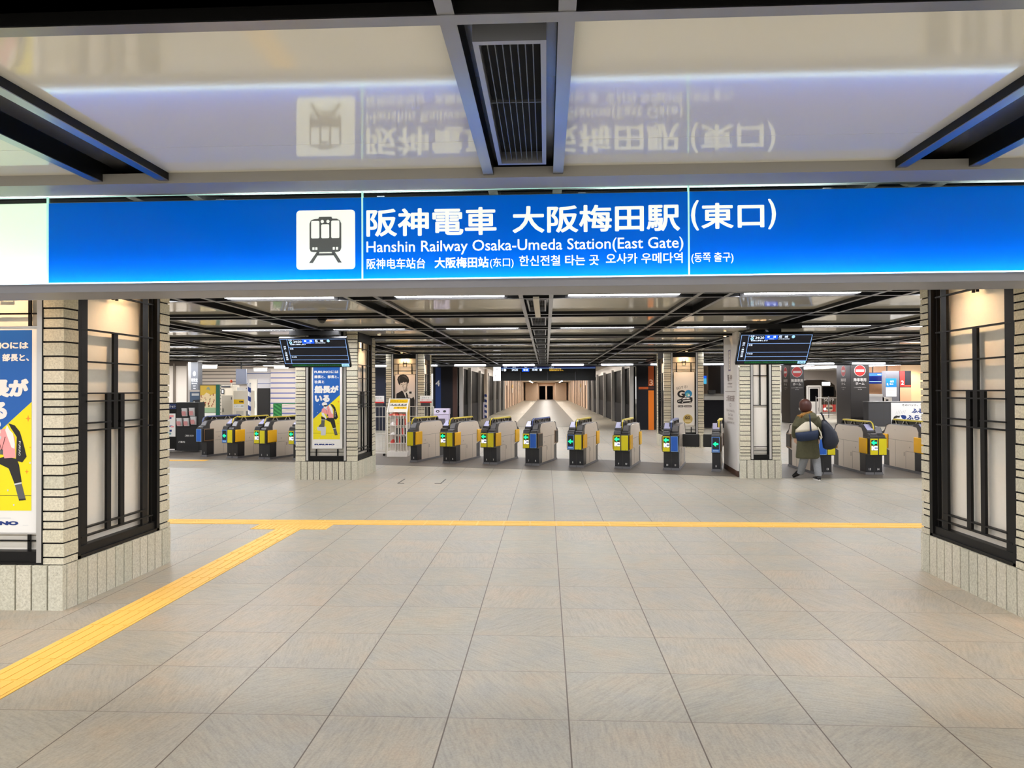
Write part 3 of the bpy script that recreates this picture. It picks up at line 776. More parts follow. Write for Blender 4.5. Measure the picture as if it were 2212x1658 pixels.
def gate(loc, rz, label, halves, left, right, flap, rail, nums, closed=None):
    """halves: 'LR','L','R'.  left/right: front panel kind.  local y runs into the station"""
    t = thing('ticket_gate', label, 'ticket gate', (loc[0], loc[1], 0), rz, 'automatic ticket gates')
    xa = -.16 if 'L' in halves else 0.0; xb = .16 if 'R' in halves else 0.0
    if halves == 'L': xa, xb = -.085, .085
    if halves == 'R': xa, xb = -.085, .085
    L = 1.55
    pl = MB(); pl.box(xa - .008, xb + .008, 0, L, 0, .018); pl.box(xa - .002, xb + .002, .012, L - .012, .018, .048)
    if halves == 'LR': pl.box(-.003, .003, -.001, .02, 0, .05, 1)
    pl.build('plinth', [GPLINTH, GDARK], t)
    MB().box(xa + .006, xb - .006, L - .27, L - .02, .048, .40).build('pedestal', GBASE, t, bev=.004)
    ped = MB().box(xa + .006, xb - .006, .02, .27, .048, .40).build('pedestal', GBASE, t, bev=.004)
    if halves == 'LR': MB().box(-.002, .002, .0185, .03, .05, .38).build('pedestal_seam', SEAM, ped)
    # steel cabinet
    prof = [(.27, .048), (L - .27, .048), (L - .27, .36), (L - .06, .40), (L - .03, .46), (L - .03, .70), (L - .16, .875), (L - .24, .90), (.30, .90), (.20, .885), (.13, .80), (.13, .40), (.27, .40)]
    cb = MB(); cb.prism(prof, 'x', xa, xb, 0)
    for x, s in ((xa, -1), (xb, 1)):
        def seam(y0, y1, za, zb):
            cb.box(min(x, x + s * .0015), max(x, x + s * .0015), y0, y1, za, zb, 1)
        seam(.32, L - .10, .60, .604); seam(.60, .604, .06, .40); seam(.30, .60, .40, .404); seam(1.02, 1.024, .06, .60)
        seam(.66, .675, .30, .38); seam(.44, .452, .47, .50); seam(1.0, 1.06, .80, .803)
    cb.build('cabinet', [GSTEEL, SEAM], t, bev=.003)
    tp = MB(); tp.prism([(.28, .901), (1.30, .901), (1.24, .915), (.34, .915)], 'x', xa + .02, xb - .02)
    tp.build('top_cover', GTOP, t, bev=.004)
    ed = MB()
    for x in (xa, xb):
        ed.prism([(L - .035, .60), (L - .02, .60), (L - .02, .705), (L - .15, .895), (L - .24, .912), (L - .24, .898), (L - .16, .872), (L - .035, .70)], 'x', x - .006, x + .006)
    ed.build('rear_edge', GDARK, t)
    # heads at both ends
    hx0, hx1 = xa + .004, xb - .004
    hd = MB(); hd.prism([(-.165, .385), (-.165, .705), (-.15, .715), (.16, .72), (.16, .37), (-.02, .37)], 'x', hx0, hx1)
    fh = hd.build('front_head', GDARK, t, bev=.006)
    hd = MB(); hd.prism([(L + .12, .40), (L + .12, .69), (L + .06, .74), (L - .05, .78), (L - .05, .38), (L + .03, .38)], 'x', hx0, hx1)
    hd.build('rear_head', GDARK, t, bev=.006)
    mid = 0.0
    spans = {'L': (hx0, -.004 if halves == 'LR' else hx1), 'R': (.004 if halves == 'LR' else hx0, hx1)}
    # stepped noses above the head
    if 'L' in halves:
        a, b = spans['L']
        sl_ = MB().prism([(-.15, .716), (-.13, .775), (-.03, .80), (.02, .80), (.02, .716)], 'x', a + .004, b).build('ticket_slot_block', GDARK, t, bev=.006)
        cr_ = MB().prism([(.02, .72), (-.03, .81), (-.02, .84), (.16, .955), (.30, .955), (.34, .91), (.34, .72)], 'x', a + .004, b).build('card_reader', GDARK, t, bev=.006)
        r = MB(); r.prism([(-.015, .846), (.15, .952), (.148, .956), (-.018, .85)], 'x', a + .02, b - .015, 0); r.prism([(.03, .8745), (.10, .919), (.098, .923), (.028, .879)], 'x', a + .03, b - .03, 1)
        r.build('reader_plate', [READW, VIOLET], cr_)
        MB().box(a + .03, b - .02, -.14, -.05, .778, .798).build('slot_plate', GTOP, sl_)
    if 'R' in halves:
        a, b = spans['R']
        nc_ = MB().prism([(-.13, .716), (-.10, .76), (-.02, .78), (.06, .90), (.30, .925), (.36, .89), (.30, .72)], 'x', a, b - .004).build('nose_cover', GDARK, t, bev=.008)
        MB().prism([(-.015, .785), (.05, .893), (.048, .897), (-.02, .79)], 'x', a + .02, b - .02).build('nose_plate', GTOP, nc_)
    # front panels
    for h, kind in (('L', left), ('R', right)):
        if h not in halves: continue
        a, b = spans[h]; a += .006; b -= .006
        F = FR(0, -.166, 0); p = MB()
        col = {'yi': 0, 'y': 0, 'b': 2, 'ba': 2}[kind]
        rrect(p, F, a, .395, b, .70, .006, .001, 3 if col == 2 else 1 if col == 1 else 0)
        rrect(p, F, a + .006, .401, b - .006, .694, .005, .002, col)
        c = (a + b) / 2
        if kind in ('yi', 'ba'):
            if kind == 'yi':
                p.rect(F, a + .018, .57, b - .010, .675, .003, 4); za = .623
                p.rect(F, a + .022, .478, b - .006, .565, .003, 7)
                p.text(F, 'IC', a + .024, .482, b - .008, .56, .0038, 5, .045)
            else:
                p.rect(F, a + .012, .46, b - .012, .685, .003, 4); za = .56
                p.rect(F, a + .02, .415, b - .02, .445, .003, 3)
            p.poly(F, [(c - .055, za), (c - .005, za + .045), (c + .012, za + .04), (c - .004, za + .018), (c + .05, za + .018), (c + .05, za - .018), (c - .004, za - .018), (c + .012, za - .04), (c - .005, za - .045)], .004, 6)
        else:
            p.disc(F, c + .01, .408, .005, .003, 4)
        p.build('front_panel', [YELLOW2, YELLOW, BLUE, LBLUE, ARROWBG, WHITEGLOW, GREENGLOW, mat('ic_plate', (150, 156, 190), rough=.4)], fh, label={'yi': 'lit yellow panel with green arrow and IC', 'y': 'plain yellow front panel', 'b': 'plain blue front panel', 'ba': 'blue panel with lit green arrow'}[kind])
    # numerals on the pedestal
    if nums:
        p = MB(); F = FR(0, .0195, 0); cs = [-.08, .08] if halves == 'LR' else [0.0]
        for c, s in zip(cs, nums):
            wd = {'1': .008, '11': .024}.get(s, .02 if len(s) == 1 else .036)
            p.text(F, s, c - wd / 2 - .0, .085, c + wd / 2, .125, .001, 0, .02)
        p.build('lane_numeral', WHITE, ped)
    # padded flaps, folded against the sides
    for x, s in ((xa, -1), (xb, 1)):
        if (s < 0 and halves == 'R' and left is None) or (s > 0 and halves == 'L'): pass
        for y0, y1 in ((-.085, .255), (L - .23, L + .055)):
            if closed == s:
                fl = MB(); xx = x + s * .005
                fl.box(min(xx, xx + s * (.35 if s > 0 else .2)), max(xx, xx + s * (.35 if s > 0 else .2)), .70, .735, .43, .70)
                fl.build('flap', FLAPK, t, bev=.015); break
            fl = MB(); xx = x + s * .002
            if flap == 'y':
                fl.prism([(y0, .405), (y1, .405), (y1, .70), (y0, .70)], 'x', min(xx, xx + s * .024), max(xx, xx + s * .024))
                fl.build('flap', FLAPY, t, bev=.012)
            else:
                fl.box(min(xx, xx + s * .012), max(xx, xx + s * .012), y0, y1, .40, .70, 1)
                fl.box(min(xx, xx + s * .02), max(xx, xx + s * .02), y0 + .02, y1 - .02, .42, .685, 0)
                fl.build('flap', [FLAPK, mat('flap_frame', (150, 120, 92), rough=.4, metal=.6)], t, bev=.004)
    # hand rail arch with struts
    x = 0.0 if halves == 'LR' else (xb - .03 if halves == 'L' else xa + .03)
    a = MB(); arc = [(.03, .77), (.035, .90), (.07, .965), (.14, 1.0), (.30, 1.012), (1.36, 1.012), (1.43, .985), (1.45, .93), (1.45, .90)]
    outer = arc; inner = [(.075, .77), (.08, .89), (.11, .945), (.16, .975), (.31, .985), (1.34, .985), (1.40, .965), (1.42, .93), (1.42, .90)]
    a.prism(outer + inner[::-1], 'x', x - .036, x + .036)
    ra = a.build('rail_arch', GDARK, t, bev=.003)
    c = MB(); c.prism([(.025, .77), (.03, .90), (.066, .969), (.138, 1.005), (.30, 1.0175), (1.36, 1.0175), (1.43, .99), (1.43, .986), (1.36, 1.0125), (.30, 1.0125), (.14, 1.0005), (.07, .966), (.034, .90), (.029, .77)], 'x', x - .012, x + .012)
    c.box(x - .0375, x + .0375, .20, 1.36, .988, 1.0085); c.box(x - .034, x + .034, .20, 1.36, 1.0085, 1.0165)
    c.build('rail_cover', RAILY if rail == 'y' else RAILB, ra)
    st = MB()
    for y, dy in ((.30, .07), (.52, -.07), (.80, .07), (1.02, -.07), (1.26, .05)):
        st.prism([(y - .016, .912), (y + .016, .912), (y + dy + .016, .986), (y + dy - .016, .986)], 'x', x - .02, x + .02)
    st.build('rail_strut', STEEL, ra)
    MB().box(x - .004, x + .004, .12, 1.41, .912, .986).build('rail_infill', BLACKGLOSS, ra)
    return t
R15 = -math.radians(15.5)
def fl(x, y, half): return (x, y)
gate((-8.53, 17.38), R15, 'narrow ticket gate with one blue panel and black flap, end of the far left row', 'R', None, 'b', 'k', 'b', ['1'])
gate((-7.64, 17.0), R15, 'ticket gate numbered 1 and 2 with a blue arrow panel', 'LR', 'ba', 'y', 'y', 'y', ['1', '2'])
gate((-6.75, 16.76), R15, 'ticket gate numbered 2 and 3 left of the poster pillar', 'LR', 'yi', 'y', 'y', 'y', ['2', '3'])
gate((-5.84, 16.56), R15, 'ticket gate numbered 3 and 4 half hidden by the poster pillar', 'LR', 'yi', 'b', 'k', 'y', ['3', '4'])
gate((-3.02, 16.10), R15, 'narrow all yellow ticket gate numbered 5 beside the white display rack', 'R', None, 'y', 'y', 'y', ['5'])
gate((-2.17, 15.88), R15, 'ticket gate numbered 5 and 6 with yellow flaps', 'LR', 'yi', 'y', 'y', 'y', ['5', '6'])
gate((-1.245, 15.69), R15, 'ticket gate numbered 6 and 7 with yellow flaps', 'LR', 'yi', 'y', 'y', 'y', ['6', '7'])
gate((-.31, 15.45), R15, 'ticket gate numbered 7 and 8 with a blue rail', 'LR', 'yi', 'b', 'k', 'b', ['7', '8'])
gate((.633, 15.10), R15, 'ticket gate numbered 8 and 9 with a blue arrow panel', 'LR', 'ba', 'y', 'y', 'y', ['8', '9'])
gate((1.573, 14.86), R15, 'ticket gate numbered 9 and 10 with yellow flaps', 'LR', 'yi', 'y', 'y', 'y', ['9', '10'])
gate((2.533, 14.60), R15, 'ticket gate numbered 10 and 11 with its black flap closed', 'LR', 'yi', 'b', 'k', 'b', ['10', '11'], closed=1)
gate((3.385, 14.39), R15, 'narrow blue ticket gate numbered 11 beside the white notice panel', 'L', 'ba', None, 'k', 'y', ['11'], closed=-1)
gate((4.30, 13.92), 0.0, 'narrow ticket gate with blue panel peeping out behind the right pillar', 'R', None, 'b', 'k', 'b', ['12'])
gate((5.31, 13.92), 0.0, 'ticket gate numbered 13 that the walking person hides', 'LR', 'b', 'y', 'k', 'b', ['12', '13'])
gate((6.26, 13.92), 0.0, 'ticket gate numbered 13 and 14 right of the walking person', 'LR', 'yi', 'y', 'y', 'y', ['13', '14'])
gate((7.30, 13.92), 0.0, 'ticket gate at the right end, half hidden by the near right pillar', 'LR', 'yi', 'y', 'y', 'y', ['14', '15'])

# ------------------------------------------------------------------ hanging departure screens
def screen(x0, x1, y, z0, z1, dy, label):
    t = thing('departure_screen', label, 'departure screen', ((x0 + x1) / 2, y, z0), 0, 'tilted departure screens')
    W = x1 - x0; V = Vector((0, -dy, z1 - z0)); H = V.length; V.normalize(); U = Vector((1, 0, 0)); N = U.cross(V)
    o = Vector((-W / 2, dy, 0)); F = (o, U, V)
    h = MB(); P = lambda u, v, d: o + U * u + V * v + N * d
    vs = [P(u, v, d) for d in (0, -.06) for u, v in ((0, 0), (W, 0), (W, H), (0, H))]
    h.add(vs, [(0, 1, 2, 3), (7, 6, 5, 4), (0, 4, 5, 1), (1, 5, 6, 2), (2, 6, 7, 3), (3, 7, 4, 0)]); h.build('housing', BLACK, t, bev=.006)
    h = MB(); h.box(-.10, .10, dy * .35, dy * .35 + .14, H * .55, 2.675 - z0); h.box(-W * .36, W * .36, dy * .2, dy * .2 + .2, 2.60 - z0, 2.675 - z0); h.build('ceiling_bracket', DARKSLOT, t)
    p = MB(); mg = .018
    Lx = lambda u: mg + u * (W - 2 * mg); Ly = lambda v: mg + v * (H - 2 * mg)
    p.rect(F, Lx(0), Ly(0), Lx(1), Ly(1), .001, 0)
    for v in (.985, .70, .40, .25, .11): p.rect(F, Lx(0 if v in (.985, .11) else .105), Ly(v), Lx(1), Ly(v + .012), .002, 1)
    for u in (.0, .105, .992): p.rect(F, Lx(u), Ly(.11), Lx(u + .007), Ly(.985), .002, 1)
    T = lambda s, u0, v0, u1, v1, m=2, w=.01: p.text(F, s, Lx(u0), Ly(v0), Lx(u1), Ly(v1), .003, m, w)
    T('24:20', .20, .865, .325, .945); p.rect(F, Lx(.335), Ly(.84), Lx(.52), Ly(.98), .0025, 3)
    T('普', .365, .90, .405, .965); T('通', .45, .90, .49, .965); T('LOCAL', .40, .85, .47, .88)
    T('尼', .53, .895, .575, .97); T('崎', .615, .895, .66, .97); T('AMAGASAKI', .53, .845, .685, .875)
    p.disc(F, Lx(.158), Ly(.875), .026, .003, 4, ry=.026); T('1', .152, .855, .164, .895, 0); T('先発', .13, .935, .185, .98)
    p.disc(F, Lx(.735), Ly(.93), .026, .003, 4); T('右側に停車します', .145, .785, .385, .835)
    T('次発', .125, .63, .18, .685); T('その次', .125, .33, .205, .385)
    for i, ch in enumerate('神戸・須磨方面'): (T(ch, .035, .70 - i * .075, .07, .755 - i * .075) if ch != '・' else p.disc(F, Lx(.0525), Ly(.725 - i * .075), .004, .003, 2))
    T('本日も阪神電車をご利用いただきありがとうございます', .11, .03, .86, .085, 5, .0); p.rect(F, Lx(.105), Ly(.01), Lx(.87), Ly(.10), .0015, 6)
    p.rect(F, Lx(.875), Ly(.005), Lx(.99), Ly(.10), .002, 4); T('24:16', .895, .03, .97, .08, 0)
    p.build('display', [SCRBLACK, SCRLINE, SCRTEXT, SCRBLUE, mat('screen_cyan', (150, 210, 235), emis=(160, 215, 240), es=.9), SCRGREEN, mat('screen_dark_green', (4, 40, 22), emis=(4, 48, 26), es=.6)], t)
screen(-4.62, -3.43, 12.1, 2.045, 2.545, .32, 'tilted departure screen hanging above the captain poster, left of the gates')
screen(3.075, 4.215, 11.4, 2.033, 2.51, .33, 'tilted departure screen hanging over the right pillar and notice panel')

# ------------------------------------------------------------------ person
pt = thing('person', 'person in an olive hooded coat and grey trousers walking to the gates with two bags', 'person', (4.79, 13.15, 0))
SKIN = mat('skin', (222, 178, 150), rough=0.55)
COAT = noisy('olive_coat', (84, 82, 58), 0.8, 0.35, 30.0)
TROUS = noisy('grey_trousers', (140, 142, 146), 0.8, 0.3, 60.0)
HAIR = noisy('brown_hair', (72, 32, 22), 0.5, 0.5, 90.0)
FUR = noisy('tan_fur', (176, 130, 66), 0.9, 0.5, 70.0)
def remesh(o, vox, smooth=4, sub=0):
    r = o.modifiers.new('r', 'REMESH'); r.mode = 'VOXEL'; r.voxel_size = vox; r.use_smooth_shade = True
    if smooth:
        s = o.modifiers.new('s', 'SMOOTH'); s.factor = .5; s.iterations = smooth
    return o
dx = -.055     # body centre over the feet
b = MB()
# continuous body: torso, neck, head, legs, arms with hands
b.ell([(dx, .02, .62, .10, .085), (dx, .02, .70, .145, .10), (dx, .02, .80, .135, .095), (dx, .0, .95, .13, .085), (dx, -.01, 1.08, .15, .09), (dx, -.01, 1.16, .13, .075), (dx, .0, 1.20, .07, .06)])
b.tube([(dx, .0, 1.16), (dx - .01, .02, 1.27)], [.05, .048], 12)
hc = (dx - .03, .04, 1.335)
b.ell([(hc[0], hc[1] + .02, hc[2] - .115, .03, .03), (hc[0], hc[1] + .015, hc[2] - .09, .055, .06), (hc[0], hc[1], hc[2] - .03, .068, .085), (hc[0], hc[1], hc[2] + .03, .072, .09), (hc[0], hc[1], hc[2] + .08, .055, .07), (hc[0], hc[1], hc[2] + .105, .02, .03)])
b.ball((hc[0] - .03, hc[1] + .088, hc[2] - .03), (.012, .02, .018))        # nose
for s in (-1, 1): b.ball((hc[0] + s * .072, hc[1] + .005, hc[2] - .02), (.012, .022, .032))
LL = [(dx - .075, .02, .66), (-.115, .03, .37), (-.143, .11, .16), (-.152, .14, .12)]
RL = [(dx + .075, .02, .66), (.085, -.02, .37), (.09, -.10, .09), (.09, -.10, .04)]
b.tube(LL, [.085, .055, .038, .03], 12); b.tube(RL, [.085, .055, .038, .03], 12)
b.tube([(-.152, .14, .13), (-.16, .20, .085), (-.168, .27, .045)], [.03, .028, .018], 10); b.tube([(.09, -.11, .05), (.09, -.02, .03), (.09, .05, .025)], [.032, .03, .022], 10)
def arm(pts, hdir, s):
    b.tube(pts, [.045, .042, .034, .026], 10)
    h = Vector(pts[-1]); d = Vector(hdir).normalized(); side = d.cross(Vector((0, 1, 0))).normalized(); up = side.cross(d)
    b.tube([h, h + d * .03, h + d * .075], [.026, .034, .032], 10)
    for i, (o, ln) in enumerate(((-.026, .058), (-.009, .068), (.009, .063), (.026, .05))):
        p0 = h + d * .07 + up * o
        b.tube([p0, p0 + d * ln * .5 + side * (s * .008), p0 + d * ln * .8 + side * (s * .03)], [.0095, .009, .0075], 8)
    p0 = h + d * .02 + up * -.03
    b.tube([p0, p0 + d * .03 - up * .02, p0 + d * .058 - up * .018 + side * (s * .012)], [.011, .0105, .008], 8)
arm([(dx - .155, -.01, 1.12), (dx - .205, -.02, .96), (dx - .20, .05, .80), (dx - .185, .09, .74)], (.15, .3, -1), 1)
arm([(dx + .155, -.01, 1.12), (dx + .21, -.03, .95), (dx + .215, .04, .78), (dx + .21, .07, .72)], (-.05, .25, -1), -1)
bo = b.build('body', SKIN, pt); remesh(bo, .0055, 2)
c = MB()   # coat: body, hood bulk, sleeves
c.ell([(dx + .005, .01, .385, .205, .135), (dx + .005, .01, .40, .215, .145), (dx + .003, .01, .55, .20, .145), (dx, .01, .70, .185, .14), (dx - .005, .0, .85, .182, .135), (dx - .01, -.01, 1.0, .185, .13), (dx - .01, -.01, 1.10, .175, .12), (dx - .01, -.005, 1.17, .12, .095), (dx - .01, .0, 1.205, .07, .07)], n=28)
c.tube([(dx - .135, -.01, 1.12), (dx - .215, -.02, .97), (dx - .218, .04, .83), (dx - .20, .08, .765)], [.075, .07, .058, .05], 14)
c.tube([(dx + .125, -.01, 1.12), (dx + .205, -.03, .96), (dx + .225, .03, .81), (dx + .215, .06, .745)], [.075, .07, .058, .05], 14)
c.ell([(dx + .01, -.075, 1.03, .03, .02), (dx + .01, -.085, 1.06, .10, .055), (dx + .005, -.07, 1.12, .135, .085), (dx, -.04, 1.18, .135, .10), (dx, -.01, 1.215, .11, .09)], n=24)
cc = c.build('coat', COAT, pt); remesh(cc, .009, 5)
f = MB()    # fur rim of the hood, lying on the left shoulder
pts = [(dx + .06, -.06, 1.232), (dx + .01, -.085, 1.222), (dx - .05, -.10, 1.205), (dx - .12, -.08, 1.175), (dx - .165, -.04, 1.135), (dx - .15, .02, 1.13)]
f.tube(pts, [.009, .013, .018, .026, .028, .016], 10)
rr = random.Random(4)
for i in range(420):
    k = rr.random() * 4.99; i0 = int(k); a = Vector(pts[i0]).lerp(Vector(pts[i0 + 1]), k - i0)
    d = Vector((rr.gauss(0, 1), rr.gauss(0, 1), rr.gauss(0, 1))).normalized(); q = a + d * (.008 + .0035 * k)
    f.tube([q, q + d * (.014 + .004 * k) + Vector((0, 0, -.008))], [.0055, .0012], 4)
f.build('hood_fur', FUR, pt, smooth=True)
h = MB()
h.ell([(hc[0] + .005, hc[1] - .03, hc[2] - .125, .06, .05), (hc[0] + .003, hc[1] - .025, hc[2] - .10, .088, .085), (hc[0], hc[1] - .02, hc[2] - .05, .105, .105), (hc[0], hc[1] - .015, hc[2] + .02, .112, .115), (hc[0], hc[1] - .01, hc[2] + .075, .098, .105), (hc[0], hc[1] - .005, hc[2] + .115, .06, .07), (hc[0], hc[1], hc[2] + .128, .02, .025)], n=24)
hh = h.build('hair', HAIR, pt, smooth=True)
sb = hh.modifiers.new('s', 'SUBSURF'); sb.levels = 1; sb.render_levels = 1
m_ = MB(); m_.ball((hc[0] - .035, hc[1] + .075, hc[2] - .055), (.05, .045, .045)); m_.build('face_mask', WHITE, pt, smooth=True)
tr = MB(); tr.tube([(dx - .07, .02, .60), (-.112, .03, .37), (-.142, .11, .15), (-.148, .135, .10)], [.10, .075, .062, .062], 16); tr.tube([(dx + .07, .02, .60), (.085, -.02, .37), (.09, -.09, .13), (.09, -.095, .075)], [.10, .075, .062, .062], 16)
remesh(tr.build('trousers', TROUS, pt), .009, 3)
for sgn, base, yaw_, pitch_ in ((-1, (-.155, .165, .0), .35, math.radians(24)), (1, (.09, -.10, .0), 0.0, 0.0)):
    s = MB(); pr = [(-.055, .03, .052), (-.03, .04, .075), (.03, .045, .07), (.09, .045, .05), (.15, .043, .042), (.19, .03, .034), (.205, .012, .026)]
    s.loft([[(w * math.cos(2 * PI * k / 14), y, .012 + hgt / 2 + hgt / 2 * math.sin(2 * PI * k / 14)) for k in range(14)] for y, w, hgt in pr])
    sh = s.build('shoe', mat('shoe_black', (22, 22, 24), rough=.6), pt, smooth=True)
    q = MB(); q.loft([[(w * 1.06 * math.cos(2 * PI * k / 14), y, zz) for k in range(14)] for zz in (0.0, .018) for y, w in ((0, 0),)] if False else [[(1.05 * .043 * math.cos(2 * PI * k / 16), .075 + .135 * math.sin(2 * PI * k / 16), zz) for k in range(16)] for zz in (0.0, .02)])
    q.build('sole', WHITE if sgn > 0 else mat('sole_dark', (40, 38, 38)), sh)
    sh.location = base if sgn > 0 else (-.165, .045 + .02, .0)
    sh.rotation_euler = (0, 0, 0) if sgn > 0 else (-0.42, 0, .25)
    if sgn < 0: sh.location = (-.165, .12, .085)

CANVAS = noisy('cream_canvas', (206, 198, 178), 0.85, 0.25, 80.0)
NAVYC = noisy('navy_canvas', (26, 42, 70), 0.8, 0.3, 60.0)
t = thing('tote_bag', 'cream and navy canvas shoulder bag on the back of the walking person', 'bag', (4.66, 12.935, .72))
t.rotation_euler = (0, -.12, 0)
g = MB(); g.ell([(0, .0, .0, .13, .05), (0, 0, .02, .185, .075), (0, 0, .10, .205, .08), (0, 0, .17, .205, .075)], n=28); g.build('lower_body', NAVYC, t, smooth=True)
g = MB(); g.ell([(0, 0, .168, .204, .075), (0.0, 0, .22, .19, .06), (.03, 0, .30, .10, .03), (.045, 0, .335, .05, .015)], n=28); g.build('upper_body', CANVAS, t, smooth=True)
g = MB(); g.prism([(.03, .165), (.058, .165), (.068, .40), (.045, .40)], 'y', -.082, -.076); g.tube([(.05, -.075, .33), (.06, -.085, .39), (.07, -.03, .46)], .013, 8); g.build('strap', NAVYC, t)
g = MB(); g.tube([(.19, -.02, .22), (.225, -.04, .12), (.235, -.04, .03), (.215, -.04, .0), (.20, -.04, .06)], .012, 8); g.build('handle', CANVAS, t)
t = thing('shoulder_bag', 'large dark navy bag hanging at the right side of the walking person', 'bag', (5.055, 12.985, .56))
g = MB(); g.ell([(-.02, 0, .0, .05, .05), (0, 0, .03, .11, .085), (.02, 0, .15, .145, .11), (.0, 0, .30, .125, .10), (-.05, 0, .42, .085, .07), (-.10, 0, .53, .035, .035)], n=28); g.build('body', mat('dark_navy_nylon', (22, 28, 44), rough=.5), t, smooth=True)
g = MB(); g.tube([(-.09, -.02, .50), (-.13, -.05, .60), (-.16, -.03, .66)], .016, 8); g.build('strap', mat('dark_strap', (16, 20, 34), rough=.6), t)
# ------------------------------------------------------------------ platform end: header, corridor, side walls
FASC = mat('fascia_white', (214, 212, 210), rough=0.4)
DGLASS = mat('dark_glass', (9, 10, 12), rough=0.5, spec=0.02)
DPANEL = mat('dark_panel', (40, 40, 44), rough=0.6, spec=0.05)
BEIGE = noisy('beige_wall', (214, 186, 160), 0.55, 0.1, 6.0)
BROWN = mat('brown_fin', (72, 46, 38), rough=0.45)
COLGREY = mat('column_dark', (58, 55, 54), rough=0.35)
mb = MB(); mb.box(-17, 21, 28.95, 29.05, 2.60, 3.2); struct(mb.build('wall_header', FASC))
struct(MB().box(-17, 21, 28.62, 28.94, 2.595, 2.625).build('trim_2', BLACK))
struct(MB().box(-9, 4.0, 29.1, 131, 3.0, 3.05).build('ceiling_platform', mat('platform_ceiling', (236, 228, 216), rough=0.5)))
struct(MB().box(4.0, 45, 29.1, 90, 3.35, 3.4).build('ceiling_train_hall', mat('hall_ceiling', (205, 198, 190), rough=0.5)))
# portal cheeks with the platform numbers 4 and 3
t = thing('platform_sign', 'dark panel with white platform numeral 4 and a blue stripe', 'platform sign', (-4.29, 29.5, 0))
MB().box(-.41, .41, 0, .12, 0, 2.62).build('panel', DPANEL, t)
F = FR(-.41, 0, 0); p = MB(); MB().box(.41, .60, .01, .11, 0, 2.62).build('side_strip', BROWN, t); p.rect(F, .10, .02, .33, 2.6, .002, 0); p.text(F, '4', .10, 1.82, .29, 2.07, .004, 1, .01)
p.build('numeral', [mat('navy_stripe', (8, 44, 104), rough=.4), WHITE], t)
t = thing('platform_sign', 'dark panel with platform numeral 3 on a tall orange stripe', 'platform sign', (4.11, 29.5, 0))
MB().box(-.38, .38, 0, .12, 0, 2.64).build('panel', DPANEL, t)
F = FR(-.38, 0, 0); p = MB(); p.rect(F, .47, .0, .70, 1.62, .002, 0); p.rect(F, .47, 1.80, .70, 2.62, .002, 1); p.rect(F, .08, 1.67, .47, 1.765, .002, 1); p.rect(F, .47, 1.67, .70, 1.765, .0015, 2)
p.text(F, '3', .515, 1.82, .66, 2.07, .004, 3, .01)
p.build('numeral', [ORANGE, mat('deep_orange', (190, 84, 20), rough=.4), mat('brown_stripe', (70, 30, 16)), mat('peach', (255, 215, 180))], t)
# departure board over the corridor
t = thing('hanging_departure_board', 'wide black departure board hanging over the platform corridor', 'departure board', (0, 28.98, 2.03))
MB().box(-2.14, 2.02, 0, .2, 0, .59).build('housing', BLACKGLOSS, t)
F = FR(-2.14, 0, 0); p = MB()
p.rect(F, .0, .0, .30, .588, .004, 0); p.text(F, '電車', .10, .44, .20, .50, .006, 1); p.text(F, '4・3', .06, .17, .24, .25, .006, 1, .01); p.rect(F, .05, .05, .07, .07, .006, 1)
p.rect(F, .31, .50, 4.15, .588, .002, 2); p.rect(F, .31, .50, 4.14, .512, .003, 3)
p.text(F, '先発', .42, .53, .56, .58, .004, 4); p.disc(F, .47, .44, .055, .004, 4); p.text(F, '4', .33, .40, .38, .48, .004, 4)
p.text(F, '発車', .78, .53, .92, .58, .004, 4); p.text(F, '24:20', .75, .40, 1.0, .49, .004, 4, .02)
p.rect(F, 1.17, .37, 1.46, .50, .003, 5); p.text(F, '種別', 1.27, .53, 1.37, .58, .004, 4); p.text(F, '普通', 1.22, .40, 1.42, .48, .004, 6, .02)
p.text(F, '行先', 1.65, .53, 1.78, .58, .004, 4); p.text(F, '尼崎', 1.58, .40, 1.80, .49, .004, 4, .02); p.disc(F, 1.93, .44, .05, .004, 4)
p.text(F, 'ご案内', 2.27, .53, 2.46, .585, .004, 4); p.text(F, '終電車は24時20分発', 2.28, .45, 2.76, .495, .004, 7, .02); p.text(F, '普通尼崎行きです。', 2.28, .39, 2.86, .435, .004, 7, .02)
for u in (1.09, 2.21, 3.33): p.rect(F, u, .0, u + .012, .36, .002, 8)
p.build('display', [mat('board_white', (250, 250, 255), emis=(250, 250, 255), es=1.1), INK, SCRNAVY, SCRLINE, SCRTEXT, SCRBLUE, SCRTEXT, SCRAMBER, mat('board_gap', (70, 70, 78))], t)
for n, u in enumerate((-1.9, 1.9)): pass
